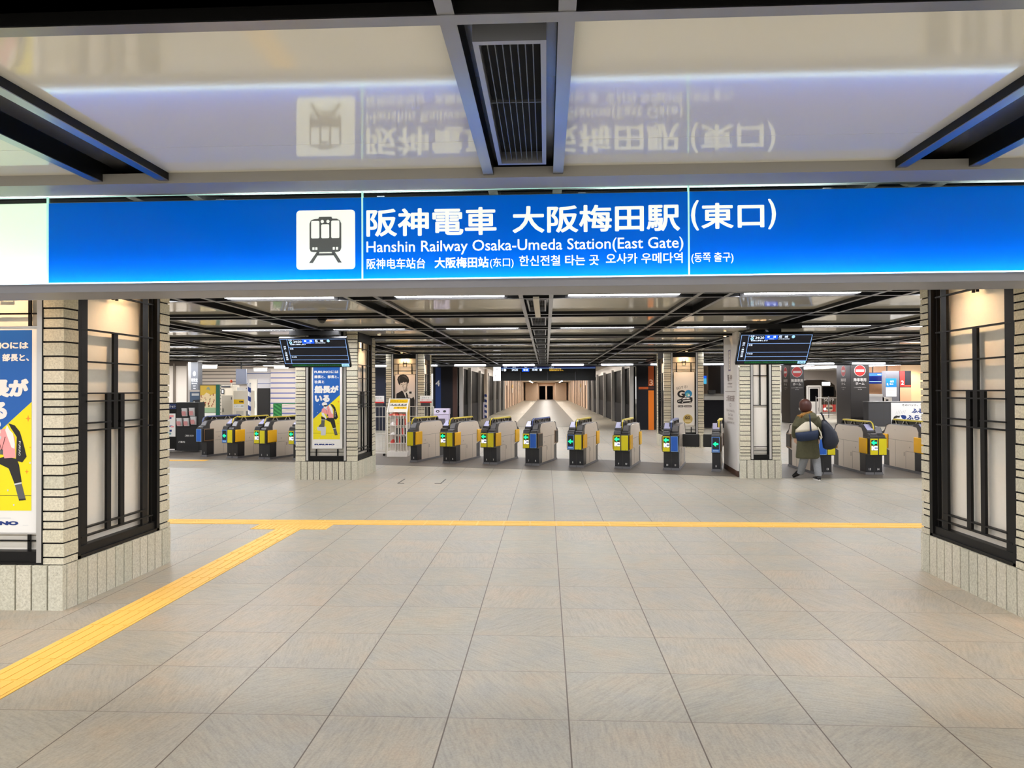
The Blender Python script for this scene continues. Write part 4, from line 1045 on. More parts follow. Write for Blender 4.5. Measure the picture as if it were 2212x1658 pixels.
# corridor side walls: silver posts and dark glass, then beige piers between brown gaps
glass_posts = [33.0, 38.0, 43.4, 49.3, 54.6, 60.0]
for s, nm in ((-1, 'left'), (1, 'right')):
    w_ = MB(); y = 62.0
    while y < 127:
        w_.box(min(s * 3.62, s * 3.9), max(s * 3.62, s * 3.9), y, y + 3.3, 0, 3.0); y += 5.0
    struct(w_.build('wall_corridor_' + nm, BEIGE))
    w_ = MB(); w_.box(min(s * 3.85, s * 3.95), max(s * 3.85, s * 3.95), 61, 128, 0, 3.0)
    y = 65.3
    while y < 127:
        w_.box(min(s * 3.58, s * 3.66), max(s * 3.58, s * 3.66), y, y + .35, 0, 3.0); y += 5.0
    struct(w_.build('trim_fins_' + nm, BROWN))
    g = MB(); g.box(min(s * 3.66, s * 3.70), max(s * 3.66, s * 3.70), 29.7, 60.4, .05, 2.6); g.box(min(s * 3.64, s * 3.66), max(s * 3.64, s * 3.66), 29.7, 60.4, 0, 1.0, 1)
    struct(g.build('window_corridor_' + nm, [DGLASS, DPANEL]))
    h = MB(); h.box(min(s * 3.6, s * 3.9), max(s * 3.6, s * 3.9), 29.7, 61, 2.6, 3.0); struct(h.build('wall_over_glass_' + nm, FASC))
    for i, y in enumerate([29.75] + glass_posts):
        lab = 'brushed silver post of the %s corridor glass wall, %s from the gates' % (nm, ORD[i])
        o = MB().prism([(s * 3.56 - .09, y), (s * 3.56 + .09, y), (s * 3.56 + .09, y + .14), (s * 3.56 - .09, y + .14)], 'z', 0, 2.7).build('corridor_post', SILVER, bev=.015)
        tag(o, lab, 'post', 'silver posts along the corridor')
struct(MB().box(-3.9, 3.9, 129.8, 130.2, 0, 3.0).build('wall_back', BEIGE))
for i, (a, b_) in enumerate(((-1.2, -.1), (.2, 1.25))):
    struct(MB().box(a, b_, 129.7, 129.85, 0, 2.45).build('door_%d' % (i + 1), mat('door_black', (6, 6, 7), rough=.8, spec=0.0)))
struct(MB().box(-3.4, -1.5, 118, 129.7, 0, 2.9).build('wall_far_left', BEIGE)); struct(MB().box(1.6, 3.4, 118, 129.7, 0, 2.9).build('wall_far_right', BEIGE))
PLAMP = mat('platform_lamp', (255, 255, 255), emis=(255, 242, 228), es=80.0)
n = 0
for y in (38, 46, 54, 62, 70, 78, 86, 94, 102, 110):
    for x in (-2.1, 2.1):
        t = thing('hanging_light', 'hanging tube light over the %s side of the platform corridor, %s from the gates' % ('left' if x < 0 else 'right', ORD[n // 2] if n < 16 else 'far'), 'platform light', (x, y, 2.85), 0, 'tube lights along the corridor'); n += 1
        MB().box(-.09, .09, -.7, .7, .04, .10).build('housing', WHITE, t); MB().box(-.07, .07, -.66, .66, 0, .04).build('tube', PLAMP, t)
        MB().box(-.01, .01, -.01, .01, .10, .15).build('stem', WHITE, t)
for x, y, lab in ((-1.55, 27.9, 'left'),): pass
# orange and yellow small notices on the corridor walls
for x, y, z, lab, m in ((-3.60, 74, 1.9, 'tiny yellow notice on the left corridor wall', YELLOW), (3.60, 72, 1.95, 'tiny yellow notice on the right corridor wall', YELLOW), (-3.58, 63, 2.6, 'small amber sign high on the left corridor wall', ORANGE), (3.58, 63, 2.6, 'small amber sign high on the right corridor wall', ORANGE)):
    t = thing('hanging_notice', lab, 'notice', (x * .983, y + .6, z)); MB().box(-.02, .02, 0, .6, 0, .35).build('board', m, t); MB().box(-.018, .018, .05, .55, -.5, -.02).build('lower_sheet', WHITE, t)
t = thing('train_notice', 'beige pier with a black and blue train notice beside the lilac bin', 'notice', (-3.92, 41.9, 0))
MB().box(-.30, .44, 0, .8, 0, 2.9).build('pier', mat('pier_beige', (222, 206, 190), rough=.5), t)
F = FR(-.235, -.004, 1.386); p = MB(); p.rect(F, 0, 0, .46, .685, .001, 0); p.rect(F, 0, 0, .13, .685, .002, 1); p.text(F, '4', .03, .55, .09, .64, .003, 2); p.text(F, '普通', .24, .56, .40, .63, .003, 2); p.text(F, '電車', .22, .38, .40, .47, .003, 2, .02)
p.build('sign', [INK, mat('sign_cyan', (30, 140, 205), rough=.4), WHITE], t)
MB().box(.30, .44, -.06, -.004, .04, 1.42).build('striped_guard', stripes('guard_stripes', (20, 50, 130), (235, 235, 240), (1.2, 0, 3.2), .5), t)
# recycling bins
def bin_(x, y, w_, h_, lab):
    t = thing('waste_bin', lab, 'bin', (x, y, 0)); LIL = mat('bin_lilac', (206, 196, 222), rough=.4)
    MB().box(-w_ / 2, w_ / 2, 0, .4, .03, h_ * .78).build('body', LIL, t, bev=.01)
    MB().prism([(-.02, h_ * .78), (.06, h_), (.40, h_), (.42, h_ * .78)], 'x', -w_ / 2 - .01, w_ / 2 + .01).build('lid', LIL, t, bev=.006)
    F = (Vector((-w_ / 2, -.021, h_ * .78)), Vector((1, 0, 0)), Vector((0, .342, .94)).normalized()); p = MB()
    p.disc(F, w_ * .25, h_ * .12, .07, .004, 0, ry=.05); p.disc(F, w_ * .72, h_ * .12, .055, .004, 0, ry=.045); p.rect(F, w_ * .2, h_ * .1, w_ * .3, h_ * .13, .006, 1); p.build('openings', [INK, LIL], t)
    MB().box(-w_ * .25, w_ * .25, -.004, .01, h_ * .15, h_ * .62).build('window', mat('bin_window', (96, 92, 104), rough=.2), t)
    MB().box(-w_ / 2 + .02, w_ / 2 - .02, .02, .38, 0, .03).build('foot', DARKGREY, t)
bin_(-3.84, 26.0, .54, .98, 'lilac waste bin with round openings in front of the numeral 4 panel')
bin_(-3.87, 41.3, .50, .955, 'lilac waste bin below the blue and black notice on the platform')

# ------------------------------------------------------------------ display rack and folding fence
WR = mat('rack_white', (236, 230, 222), rough=.45)
t = thing('display_rack', 'white slanted display rack with yellow headers and red goods beside the gates', 'display rack', (-3.93, 17.41, 0))
W_ = .51; D_ = .40
MB().box(0, W_, 0, D_, 0, .13).build('plinth', WR, t, bev=.006)
sd = [(0, .13), (0, 1.10), (.30, 1.44), (D_, 1.44), (D_, .13)]
for x0 in (0.0, W_ - .028):
    p = MB(); p.prism([(0, .13), (0, 1.10), (.30, 1.44), (.345, 1.44), (.04, 1.08), (.04, .13)], 'x', x0, x0 + .028); p.box(x0, x0 + .028, D_ - .03, D_, .13, 1.44); p.build('side_post', WR, t)
MB().prism([(.05, .85), (.05, 1.08), (.34, 1.41), (D_ - .03, 1.41), (D_ - .03, .85)], 'x', W_ - .02, W_ - .008).build('side_card', YELLOW, t)
MB().box(.028, W_ - .028, D_ - .02, D_, .13, 1.44).build('back_board', OFFWHITE, t)
SF = (Vector((.03, .05, 1.105)), Vector((1, 0, 0)), Vector((0, .30, .34)).normalized())
p = MB(); p.rect(SF, 0, .30, .45, .405, .004, 0); p.text(SF, 'タイムセール', .03, .335, .20, .37, .006, 1, .02); p.text(SF, 'タイムセール', .25, .335, .42, .37, .006, 1, .02); p.rect(SF, .12, .10, .45, .17, .004, 0); p.text(SF, 'セール', .2, .115, .40, .155, .006, 1, .02)
p.rect(SF, 0, .0, .45, .405, .0, 2)
for i in range(14): p.rect(SF, .03 + i * .029, .20, .05 + i * .029, .20 + .05 + .02 * math.sin(i * 2.1), .003, 1)
p.build('header_card', [YELLOW, INK, OFFWHITE], t)
for zz in (1.02, .78, .55, .34):
    MB().box(.028, W_ - .028, .03, D_ - .03, zz - .012, zz).build('shelf', WR, t)
for x0 in (.20, .27, .34, .41):
    MB().box(x0, x0 + .012, .03, .05, .13, 1.0).build('divider', WR, t)
gr = random.Random(9)
REDG = [mat('goods_red', (214, 70, 60), rough=.5), mat('goods_salmon', (226, 132, 108), rough=.5), mat('goods_white', (232, 228, 224), rough=.5), mat('goods_black', (40, 38, 40), rough=.5)]
k = 0
def goods(x, y, z, a, b_, c_, m, lab, shape='box'):
    g = MB()
    if shape == 'heap': g.ell([(0, 0, 0, a / 2, b_ / 2), (0, 0, c_ * .5, a * .42, b_ * .42), (.01, 0, c_ * .85, a * .25, b_ * .25), (.01, 0, c_, a * .08, b_ * .08)], n=12)
    else: g.box(-a / 2, a / 2, -b_ / 2, b_ / 2, 0, c_)
    o = g.build('goods_pack', m, bev=0 if shape == 'heap' else .004); o.location = (x - 3.93, y + 17.41, z); tag(o, lab, 'goods', 'goods on the white display rack')
goods(.17, .215, 1.021, .22, .12, .09, REDG[1], 'salmon coloured bundle heaped on the top shelf of the white rack', 'heap')
for i in range(5): goods(.085 + i * .085, .075, 1.021, .07, .05, .03 + .012 * (i % 2), REDG[0] if i % 2 == 0 else REDG[1], '%s small red pack along the top shelf of the white rack' % ORD[i])
goods(.12, .16, .781, .14, .2, .075, REDG[2], 'round white bundle on the second shelf of the white rack', 'heap'); goods(.12, .16, .341, .12, .2, .09, REDG[0], 'red bundle on the lowest shelf of the white rack', 'heap')
goods(.12, .16, .551, .12, .2, .05, REDG[2], 'flat white bundle on the third shelf of the white rack', 'heap')
for ci, x0 in enumerate((.235, .305, .375, .445)):
    for ri, zz in enumerate((.785, .555, .345)):
        goods(x0 + .006, .10, zz - .004, .034, .03, .16, REDG[3] if (ci + ri) % 3 else REDG[0], 'small %s packet in hanging column %s of the white rack, %s row down' % ('dark' if (ci + ri) % 3 else 'red', ('one', 'two', 'three', 'four')[ci], ORD[ri]))
WIRE = mat('fence_wire', (228, 222, 212), rough=.4)
def fence(x0, x1, y, lab, plac, half):
    t = thing('wire_fence', lab, 'fence', (x0, y, 0)); w_ = x1 - x0; f = MB()
    for x in (0, w_): f.tube([(x, 0, .06), (x, 0, 1.23)], .012, 8)
    for z in (.12, .55, .98, 1.23): f.tube([(0, 0, z), (w_, 0, z)], .009, 6)
    f.build('frame', WIRE, t); f = MB(); n = max(4, int(w_ / .07))
    for i in range(1, n): f.tube([(w_ * i / n, 0, .12), (w_ * i / n, 0, 1.23)], .0045, 5)
    f.build('wires', WIRE, t)
    for x in (.04, w_ - .04): MB().tube([(x, -.03, .03), (x, .03, .03)], .03, 10).build('caster', BLACK, t)
    pl = MB(); F = FR(plac, -.02, 1.325); pl.box(plac, plac + .30, -.019, 0, 1.325, 1.505, 0); pl.rect(F, 0, 0, .30, .035, .001, 1); pl.text(F, 'お知らせ', .05, .11, .24, .15, .001, 2)
    pl.text(F, '通行できません', .04, .055, .27, .09, .001, 1); pl.box(plac + .02, plac + .26, -.012, .0, 1.24, 1.325, 3); pl.build('placard', [WHITE, RED, MIDGREY, DARKGREY], t)
fence(-4.36, -4.02, 17.72, 'short white wire fence with a red edged placard left of the display rack', .0, 0)
fence(-3.62, -2.86, 18.05, 'white wire fence with a red edged placard behind the display rack', .41, 0)
# dark wall and blue screen behind the far left pillar
struct(MB().box(-9.0, -5.0, 29.2, 29.4, 0, 2.6).build('wall_dark_left', mat('dark_navy_wall', (20, 26, 48), rough=.3)))
t = thing('wall_screen', 'small bright blue screen in the gap left of the far left pillar', 'screen', (-5.75, 26.6, 1.72)); MB().box(0, .36, 0, .06, 0, .24).build('housing', BLACK, t); p = MB(); F = FR(0, -.002, 0); p.rect(F, .01, .01, .35, .23, 0, 0); p.rect(F, .12, .06, .24, .18, .001, 1); p.build('display', [SCRBLUE, WHITEGLOW], t)
MB().box(.16, .20, .02, .05, .24, .97).build('hanger', BLACK, t)
t = thing('side_cabinet', 'dark grey cabinet with a pale sheet in the gap left of the far left pillar', 'cabinet', (-5.95, 26.9, 0)); MB().box(0, .7, 0, .3, 0, 1.6).build('body', DPANEL, t, bev=.01); MB().box(.15, .5, -.006, 0, 1.05, 1.5).build('sheet', OFFWHITE, t); MB().box(.58, .64, -.02, 0, .7, .9).build('handle', SILVER, t)

# ------------------------------------------------------------------ left room beyond the gates
BLW = stripes('blue_white_boards', (206, 204, 210), (72, 92, 150), (0, 0, 2.6), .06)
struct(MB().box(-17, -9.0, 27.2, 27.4, 0, 2.62).build('wall_louvre', stripes('louvre_lines', (214, 204, 194), (74, 66, 62), (0, 0, 7.5), .2)))
struct(MB().box(-11.54, -10.58, 27.0, 27.2, 0, 2.5).build('wall_partition', BLW))
struct(MB().box(-9.0, -7.9, 28.8, 29.0, 0, 2.6).build('wall_left_end', BLW))
struct(MB().box(-11.08, -10.62, 26.9, 27.0, 0, 1.75).build('door_3', mat('door_dark', (16, 15, 16), rough=.4)))
t = struct(MB().box(-11.42, -11.12, 26.92, 27.0, 0, 2.1).build('door_4', OFFWHITE))
MB().tube([(-11.19, 26.88, 1.0), (-11.19, 26.88, 1.25)], .012, 8).build('door_handle', DARKGREY, t)
struct(MB().box(-10.45, -9.05, 26.6, 27.2, 0, 2.5).build('wall_louvre_front', stripes('louvre_blue', (170, 160, 152), (70, 78, 128), (0, 0, 5.2), .24)))
# white glazed partition with steel mullions
struct(MB().box(-14.5, -12.2, 24.1, 24.16, 0, 2.6).build('window_1', mat('white_glass', (236, 226, 216), rough=.06, coat=.6)))
struct(MB().box(-14.5, -12.05, 24.04, 24.12, 2.52, 2.68).build('trim_3', mat('bronze', (96, 86, 78), rough=.35, metal=.6)))
for x in (-12.84, -12.36, -12.2): struct(MB().box(x - .03, x + .03, 24.02, 24.1, 0, 2.6).build('trim_4', mat('mullion', (140, 130, 120), rough=.3, metal=.7)))
t = thing('pillar_sign', 'dark grey pillar with a white information mark and stationmaster lettering', 'sign pillar', (-11.72, 23.0, 0)); MB().box(0, .24, 0, .3, 0, 2.6).build('body', mat('slate', (78, 80, 86), rough=.4), t)
MB().box(-.10, -.002, .02, .1, 0, 2.6).build('edge_strip', SILVER, t); F = FR(0, -.001, 0); p = MB(); p.disc(F, .12, 2.22, .045, .001, 0, ry=.075); p.text(F, 'i', .112, 2.18, .128, 2.26, .002, 1, .03)
for i, ch in enumerate('駅長室'): p.text(F, ch, .02 + i * .072, 1.96, .08 + i * .072, 2.06, .002, 0)
p.text(F, 'Stationmaster', .03, 1.89, .21, 1.92, .002, 0); p.text(F, '站长室', .08, 1.80, .16, 1.83, .002, 0); p.text(F, '역장실', .08, 1.72, .16, 1.75, .002, 0); p.build('lettering', [WHITEGLOW, INK], t)
# leaflet stand
t = thing('leaflet_stand', 'tall black leaflet stand with a blue header at the far left', 'leaflet stand', (-9.95, 18.72, 0)); MB().box(-.55, .02, 0, .3, .04, 1.33).build('body', BLACK, t); MB().box(.02, .62, .0, .35, .03, 1.34).build('side_cabinet', mat('matte_black', (16, 15, 16), rough=.6), t)
F = FR(-.55, -.002, 0); p = MB(); p.rect(F, .02, 1.16, .56, 1.30, .001, 0); p.text(F, 'インフォメーション', .06, 1.20, .54, 1.26, .002, 1, .02); p.rect(F, .1, .42, .54, 1.04, .001, 1)
cols = [RED, mat('leaf_teal', (120, 160, 160)), PINK, NAVY]; lr = random.Random(3)
for i in range(16):
    u, v = .12 + lr.random() * .3, .44 + lr.random() * .52; p.rect(F, u, v, u + .03 + lr.random() * .09, v + .02 + lr.random() * .06, .002 + i * .0001, 2 + i % 4)
p.text(F, 'ご案内', .62, .25, .80, .30, .001, 1, .02); p.text(F, 'ご利用ください', .80, .42, 1.05, .47, .001, 1, .02); p.rect(F, .3, .06, .52, .09, .001, 1)
p.build('print', [mat('header_blue', (14, 40, 90)), WHITE] + cols, t)
for i, (x, z) in enumerate(((.12, .70), (.31, .70), (.50, .74), (.46, .975), (.26, .965))):
    o = MB().prism([(-.02, 0), (-.07, .22), (0, .22), (0, 0)], 'x', -.07, .07).build('leaflet_pocket', mat('pocket', (214, 214, 214), rough=.2)); o.location = (-9.95 + x, 18.716, z)
    tag(o, 'clear leaflet pocket on the black stand, %s' % ('lower row leftmost', 'lower row middle', 'lower row rightmost', 'upper row right', 'upper row left')[i], 'leaflet pocket', 'leaflet pockets on the black stand')
    p = MB(); p.rect(FR(-.055, -.072, .02, V=(0, -.22, .97)), 0, 0, .11, .12, .0, 0); p.build('leaflet', mat('leaf_pink', (214, 150, 150)), o)
t = thing('cart', 'small green wheeled cart with a pale sack beside the leaflet stand', 'cart', (-8.85, 18.75, 0)); MB().box(-.28, .12, 0, .3, .12, .20).build('tray', mat('cart_green', (14, 86, 66), rough=.5), t)
for x in (-.22, .06): MB().tube([(x, .02, .05), (x, .06, .05)], .05, 10).build('caster', BLACK, t)
MB().box(-.20, .10, .05, .25, .20, .52).build('sack', mat('sack_pale', (208, 190, 186), rough=.7), t, bev=.03)
# standing poster boards
t = thing('poster_board', 'grey framed poster board with a dark card advertisement', 'poster board', (-11.07, 22.0, 0)); MB().box(-.21, .22, 0, .05, .5, 1.68).build('frame', mat('board_grey', (190, 180, 172), rough=.4), t); MB().box(-.15, .16, .0, .05, 0, .5).build('stand', MIDGREY, t)
F = FR(-.21, -.002, 0); p = MB(); p.rect(F, .04, 1.05, .42, 1.62, .001, 0); p.poly(F, [(.10, 1.09), (.42, 1.10), (.42, 1.38), (.14, 1.36)], .002, 1); p.rect(F, .16, 1.26, .20, 1.31, .003, 2)
for i in range(3): p.rect(F, .03 + i * .13, .92, .14 + i * .13, 1.0, .002, 3); p.rect(F, .10, 1.50 + i * .03, .34, 1.515 + i * .03, .002, 2)
p.build('print', [mat('card_blue', (70, 88, 112)), mat('card_dark', (38, 40, 44)), WHITE, mat('soft_red', (206, 96, 96))], t)
t = thing('poster_board', 'green framed poster board with a yellow illustrated scene', 'poster board', (-10.6, 21.95, 0)); MB().box(.24, .34, -.02, .05, 0, 1.85).build('post', mat('post_green', (10, 92, 72), rough=.4), t); MB().box(-.30, .24, 0, .04, .80, 1.85).build('board', mat('board_edge', (92, 84, 66), rough=.5), t)
F = FR(-.28, -.002, 0); p = MB(); p.rect(F, 0, .96, .50, 1.82, .001, 0); p.poly(F, [(0, 1.82), (0, 1.50), (.12, 1.52), (.2, 1.6), (.34, 1.52), (.5, 1.56), (.5, 1.82)], .002, 1); p.rect(F, 0, .96, .5, 1.12, .002, 2); p.rect(F, 0, .815, .5, .95, .002, 3)
for i in range(26):
    u, v = lr.random() * .46, 1.14 + lr.random() * .36; p.rect(F, u, v, u + .015 + lr.random() * .03, v + .015 + lr.random() * .06, .003, 4 if i % 3 else 5)
p.poly(F, [(.19, 1.68), (.22, 1.76), (.28, 1.78), (.33, 1.68), (.3, 1.66), (.25, 1.70)], .003, 6)
p.build('print', [mat('cream', (226, 204, 160)), mat('mustard', (206, 172, 60)), mat('sage', (150, 178, 140)), WHITE, mat('rust', (150, 66, 40)), mat('olive', (110, 104, 56)), mat('grey_green', (140, 150, 130))], t)
# service machines
CB = mat('machine_beige', (224, 214, 196), rough=.5); CG = mat('machine_grey', (158, 152, 140), rough=.45)
t = thing('machine_cabinet', 'beige equipment cabinet with a grey door behind the left gates', 'cabinet', (-10.5, 23.0, 0)); MB().box(-.20, .2, 0, .5, 0, 1.84).build('body', CB, t, bev=.01); d_ = MB().box(-.18, .19, -.012, .0, .5, 1.5).build('door', CG, t); MB().box(-.14, -.12, -.02, -.012, .95, 1.08).build('latch', BLACK, d_)
p = MB(); F = FR(-.2, -.013, 0); p.rect(F, .01, 1.76, .32, 1.82, 0, 0); p.rect(F, .01, 1.54, .11, 1.72, 0, 0); p.rect(F, .035, 1.58, .085, 1.68, .001, 1); p.rect(F, .34, 1.36, .37, 1.44, 0, 2); p.build('notice', [mat('plate_grey', (70, 72, 78)), WHITE, DARKGREY], t)
b_ = MB(); b_.tube([(.10, .1, 1.84), (.10, .1, 1.92)], .012, 8); b_.build('lamp_pole', CB, t); MB().ell([(.10, .1, 1.92, .04, .04), (.10, .1, 1.99, .04, .04), (.10, .1, 2.02, .02, .02)]).build('beacon', mat('beacon', (210, 80, 40), rough=.3), t, smooth=True)
t = thing('fare_machine', 'beige fare adjustment machine with yellow and white labels', 'machine', (-9.83, 22.5, 0)); MB().box(-.24, .26, 0, .5, 0, 1.66).build('body', CB, t, bev=.01); MB().box(-.12, .05, .02, .3, 1.66, 1.76).build('top_box', WHITE, t)
p = MB(); F = FR(-.24, -.003, 0); p.rect(F, .02, 1.23, .36, 1.37, .001, 0); p.text(F, '精算機', .2, 1.27, .34, 1.33, .002, 1, .03); p.rect(F, .02, 1.10, .36, 1.21, .001, 2); p.text(F, '← のりこし精算', .04, 1.13, .34, 1.18, .002, 1); p.rect(F, .10, .86, .34, 1.0, .001, 3); p.build('label', [YELLOW, INK, WHITE, mat('machine_slot', (190, 182, 168))], t)
MB().box(.20, .25, -.04, -.003, .75, 1.0).build('ticket_slot', MIDGREY, t)
t = thing('striped_post', 'blue and white diagonal striped post beside the fare machine', 'post', (-9.50, 22.42, 0)); MB().tube([(0, 0, .02), (0, 0, 1.9)], .045, 12).build('post', stripes('post_stripes', (24, 58, 140), (240, 240, 244), (2.2, 0, 3.4), .5), t); MB().tube([(0, 0, 0), (0, 0, .02)], .09, 12).build('base', DARKGREY, t)
t = thing('hanging_signboard', 'plain blue grey panel hanging from the ceiling over the fare machine', 'hanging panel', (-10.9, 25.0, 1.885)); MB().box(-.19, .19, 0, .05, 0, .55).build('panel', mat('blue_grey', (84, 88, 100), rough=.4), t); MB().box(-.02, .02, .01, .04, .55, .80).build('hanger', BLACK, t)
# green netted barrier
t = thing('barrier', 'green netted barrier panel between the left gates and the poster pillar', 'barrier', (-8.16, 21.0, 0)); GRN = mat('net_green', (40, 128, 70), rough=.6)
f = MB(); [f.tube([(x, 0, 0), (x, 0, 1.26)], .014, 8) for x in (0, .24, .72)]; [f.tube([(0, 0, z), (.72, 0, z)], .012, 8) for z in (.15, 1.26)]; f.build('frame', GRN, t)
MB().box(.015, .225, -.004, .004, .2, 1.25).build('board', stripes('net_stripes', (34, 116, 62), (70, 160, 84), (6, 0, 9), .5), t)
f = MB()
for i in range(14): f.tube([(.25, 0, .15 + i * .08), (.71, 0, .15 + i * .08 + .1 * (1 if i % 2 else -1) * .5)], .004, 4)
f.build('net', GRN, t)
for i, (x, y, z, w_, lab) in enumerate(((-12.08, 24.9, 2.50, .70, 'bright tube light above the white louvred wall at the far left'), (-10.6, 26.0, 2.42, .5, 'bright tube light above the blue striped partition'), (-9.85, 26.1, 2.53, .55, 'tube light above the louvred wall beside the poster pillar'))):
    t = thing('ceiling_tube_light', lab, 'ceiling light', (x, y, z)); MB().box(-w_ / 2, w_ / 2, -.05, .05, .04, .09).build('housing', WHITE, t); MB().tube([(-w_ / 2 + .02, 0, .0), (w_ / 2 - .02, 0, .0)], .04, 10).build('tube', mat('room_tube', (255, 255, 255), emis=(255, 250, 244), es=16.0), t)

# ------------------------------------------------------------------ right hand platform side
struct(MB().box(6.7, 7.75, 31.0, 31.4, 0, 1.2).build('wall_desk_block', DPANEL))
t = thing('counter_top', 'white slanted counter top above the dark block behind the car poster pillar', 'counter', (7.2, 30.95, 1.2)); MB().prism([(-.02, 0), (-.02, .16), (.30, .27), (.40, .27), (.40, 0)], 'x', -.42, .48).build('top', mat('counter_white', (216, 214, 212), rough=.35), t, bev=.01); MB().box(-.2, .1, .1, .3, .27, .42).build('monitor', DARKGREY, t)
struct(MB().box(6.0, 10.8, 41, 41.3, 0, 3.2).build('wall_beyond_counter', BEIGE))
struct(MB().box(9.2, 9.35, 38, 40.9, 0, 3.0).build('trim_5', mat('steel_grey', (110, 112, 118), rough=.35, metal=.5)))
t = thing('hanging_sign', 'small blue lit sign in the gap behind the car poster pillar', 'sign', (8.05, 37.5, 1.95)); MB().box(-.3, .3, 0, .08, 0, .28).build('panel', mat('cyan_lit', (60, 160, 200), emis=(70, 170, 210), es=.9), t); MB().box(-.3, .3, .0, .08, .29, .42).build('header', SCRBLUE, t); MB().box(-.02, .02, .02, .06, .42, 1.4).build('hanger', BLACK, t)
NOE = mat('sign_red', (206, 44, 40), rough=.4)
def column(x0, x1, y0, y1, h, lab, cx):
    t = thing('no_entry_column', lab, 'column', ((x0 + x1) / 2, y0, 0), 0, 'dark platform columns with no entry signs'); w_ = x1 - x0
    MB().box(-w_ / 2, w_ / 2, 0, y1 - y0, 0, h).build('body', COLGREY, t, bev=.01)
    for F, wd in ((FR(-w_ / 2, -.002, 0), w_), ((Vector((-w_ / 2 - .002, y1 - y0, 0)), Vector((0, -1, 0)), Vector((0, 0, 1))), y1 - y0)):
        p = MB(); c = wd / 2; zc = 2.50; s = .26
        p.disc(F, c, zc, s, .001, 0); p.disc(F, c, zc, s * .93, .002, 1); p.rect(F, c - s * .72, zc - s * .2, c + s * .72, zc + s * .2, .003, 0)
        p.text(F, '降車専用', c - .28, 2.00, c + .28, 2.16, .001, 0, .03); p.text(F, 'ホーム', c - .20, 1.84, c + .20, 1.97, .001, 0, .03)
        p.text(F, 'ここからは乗車できません', c - .28, 1.70, c + .28, 1.75, .001, 0, .01); p.text(F, 'Exit Only', c - .09, 1.61, c + .09, 1.66, .001, 0, .01)
        p.build('sign_face', [WHITE, NOE], t)
column(11.98, 12.66, 35.6, 36.9, 3.34, 'dark column with a red no entry sign, left of the train front', 0)
column(14.02, 14.86, 33.5, 35.1, 3.34, 'dark column with a red no entry sign, right of the train front', 0)
# train front
TS = mat('train_steel', (182, 178, 176), rough=.35, metal=.6); TB = mat('train_black', (22, 22, 24), rough=.25)
t = thing('train', 'front of a stopped train with a black face, white framed door and number 5019', 'train', (17.75, 48.0, -1.1))
sh = []
prof = [(-1.40, 0), (-1.40, 2.6), (-1.30, 3.05), (-1.0, 3.3), (-.5, 3.42), (.5, 3.42), (1.0, 3.3), (1.30, 3.05), (1.40, 2.6), (1.40, 0)]
MB().prism(prof, 'y', 0.0, 17.5).build('body', TS, t)
p = MB(); p.prism([(-1.36, 1.75), (-1.36, 2.6), (-1.27, 3.02), (-.98, 3.26), (-.5, 3.38), (.5, 3.38), (.98, 3.26), (1.27, 3.02), (1.36, 2.6), (1.36, 1.75)], 'y', -.06, .0); p.build('face', TB, t)
MB().box(-1.38, 1.38, -.05, 0, .4, 1.74).build('lower_face', TS, t)
F = FR(0, -.075, 0); d_ = MB(); rrect(d_, F, -.56, .42, .42, 3.02, .12, .0, 0); d_.prism([(-.56, .45), (.42, .45), (.42, 2.98), (-.56, 2.98)], 'y', -.074, -.05, 0); d_.frame_rect(F, -.44, .5, .30, 2.90, .03, .004, 1); rrect(d_, F, -.34, 1.95, .20, 2.80, .05, .006, 2); d_.rect(F, .2, 1.3, .23, 1.55, .006, 1)
d_.build('gangway_door', [mat('train_white', (212, 210, 208), rough=.4), MIDGREY, DGLASS], t)
p = MB(); F = FR(0, -.066, 0); rrect(p, F, .52, 2.3, 1.22, 2.92, .06, 0, 0); rrect(p, F, -1.22, 2.3, -.66, 2.92, .06, 0, 0); p.build('windscreen', DGLASS, t)
p = MB(); F = FR(0, -.07, 0); rrect(p, F, .45, 3.0, .98, 3.24, .03, .001, 0); p.build('destination_lamp', mat('dest_lamp', (255, 255, 255), emis=(255, 252, 250), es=3.0), t)
p = MB(); F = FR(0, -.062, 0); p.rect(F, .44, 1.9, 1.34, 2.22, .0, 1); p.text(F, '5019', .56, 1.95, 1.22, 2.15, .002, 0, .02); p.build('number', [mat('num_grey', (190, 188, 186)), TB], t)
p = MB(); F = FR(0, -.056, 0); p.rect(F, .5, 1.28, 1.34, 1.80, 0, 0); p.disc(F, .92, 1.52, .24, .001, 1); p.rect(F, .7, 1.46, 1.14, 1.56, .002, 2); p.disc(F, .64, 1.45, .09, .002, 3); p.build('lamp_panel', [RED, mat('headboard', (214, 196, 170)), INK, WHITEGLOW], t)
# rail fence in front of the train
t = thing('railing', 'grey platform railing in front of the stopped train', 'railing', (15.6, 42.0, 0)); f = MB()
for x in (0, .72, 1.44): f.tube([(x, 0, 0), (x, 0, 1.25)], .03, 8)
f.build('posts', MIDGREY, t); f = MB()
for z in (.2, 1.15): f.tube([(0, 0, z), (1.44, 0, z)], .02, 8)
for i in range(16): f.tube([(.09 * i + .04, 0, .2), (.09 * i + .04, 0, 1.15)], .008, 5)
f.build('bars', SILVER, t)
struct(MB().box(19.7, 42, 41, 41.3, 0, 3.3).build('wall_warm', mat('warm_wall', (236, 206, 166), rough=.5)))
struct(MB().box(10.9, 42, 66, 66.4, -1.2, 3.4).build('wall_train_hall', mat('hall_wall', (196, 188, 184), rough=.5)))
struct(MB().box(16.9, 19.7, 40.6, 40.9, 0, 3.3).build('wall_wood', noisy('wood_slats', (184, 140, 106), .5, .2, 14.0)))
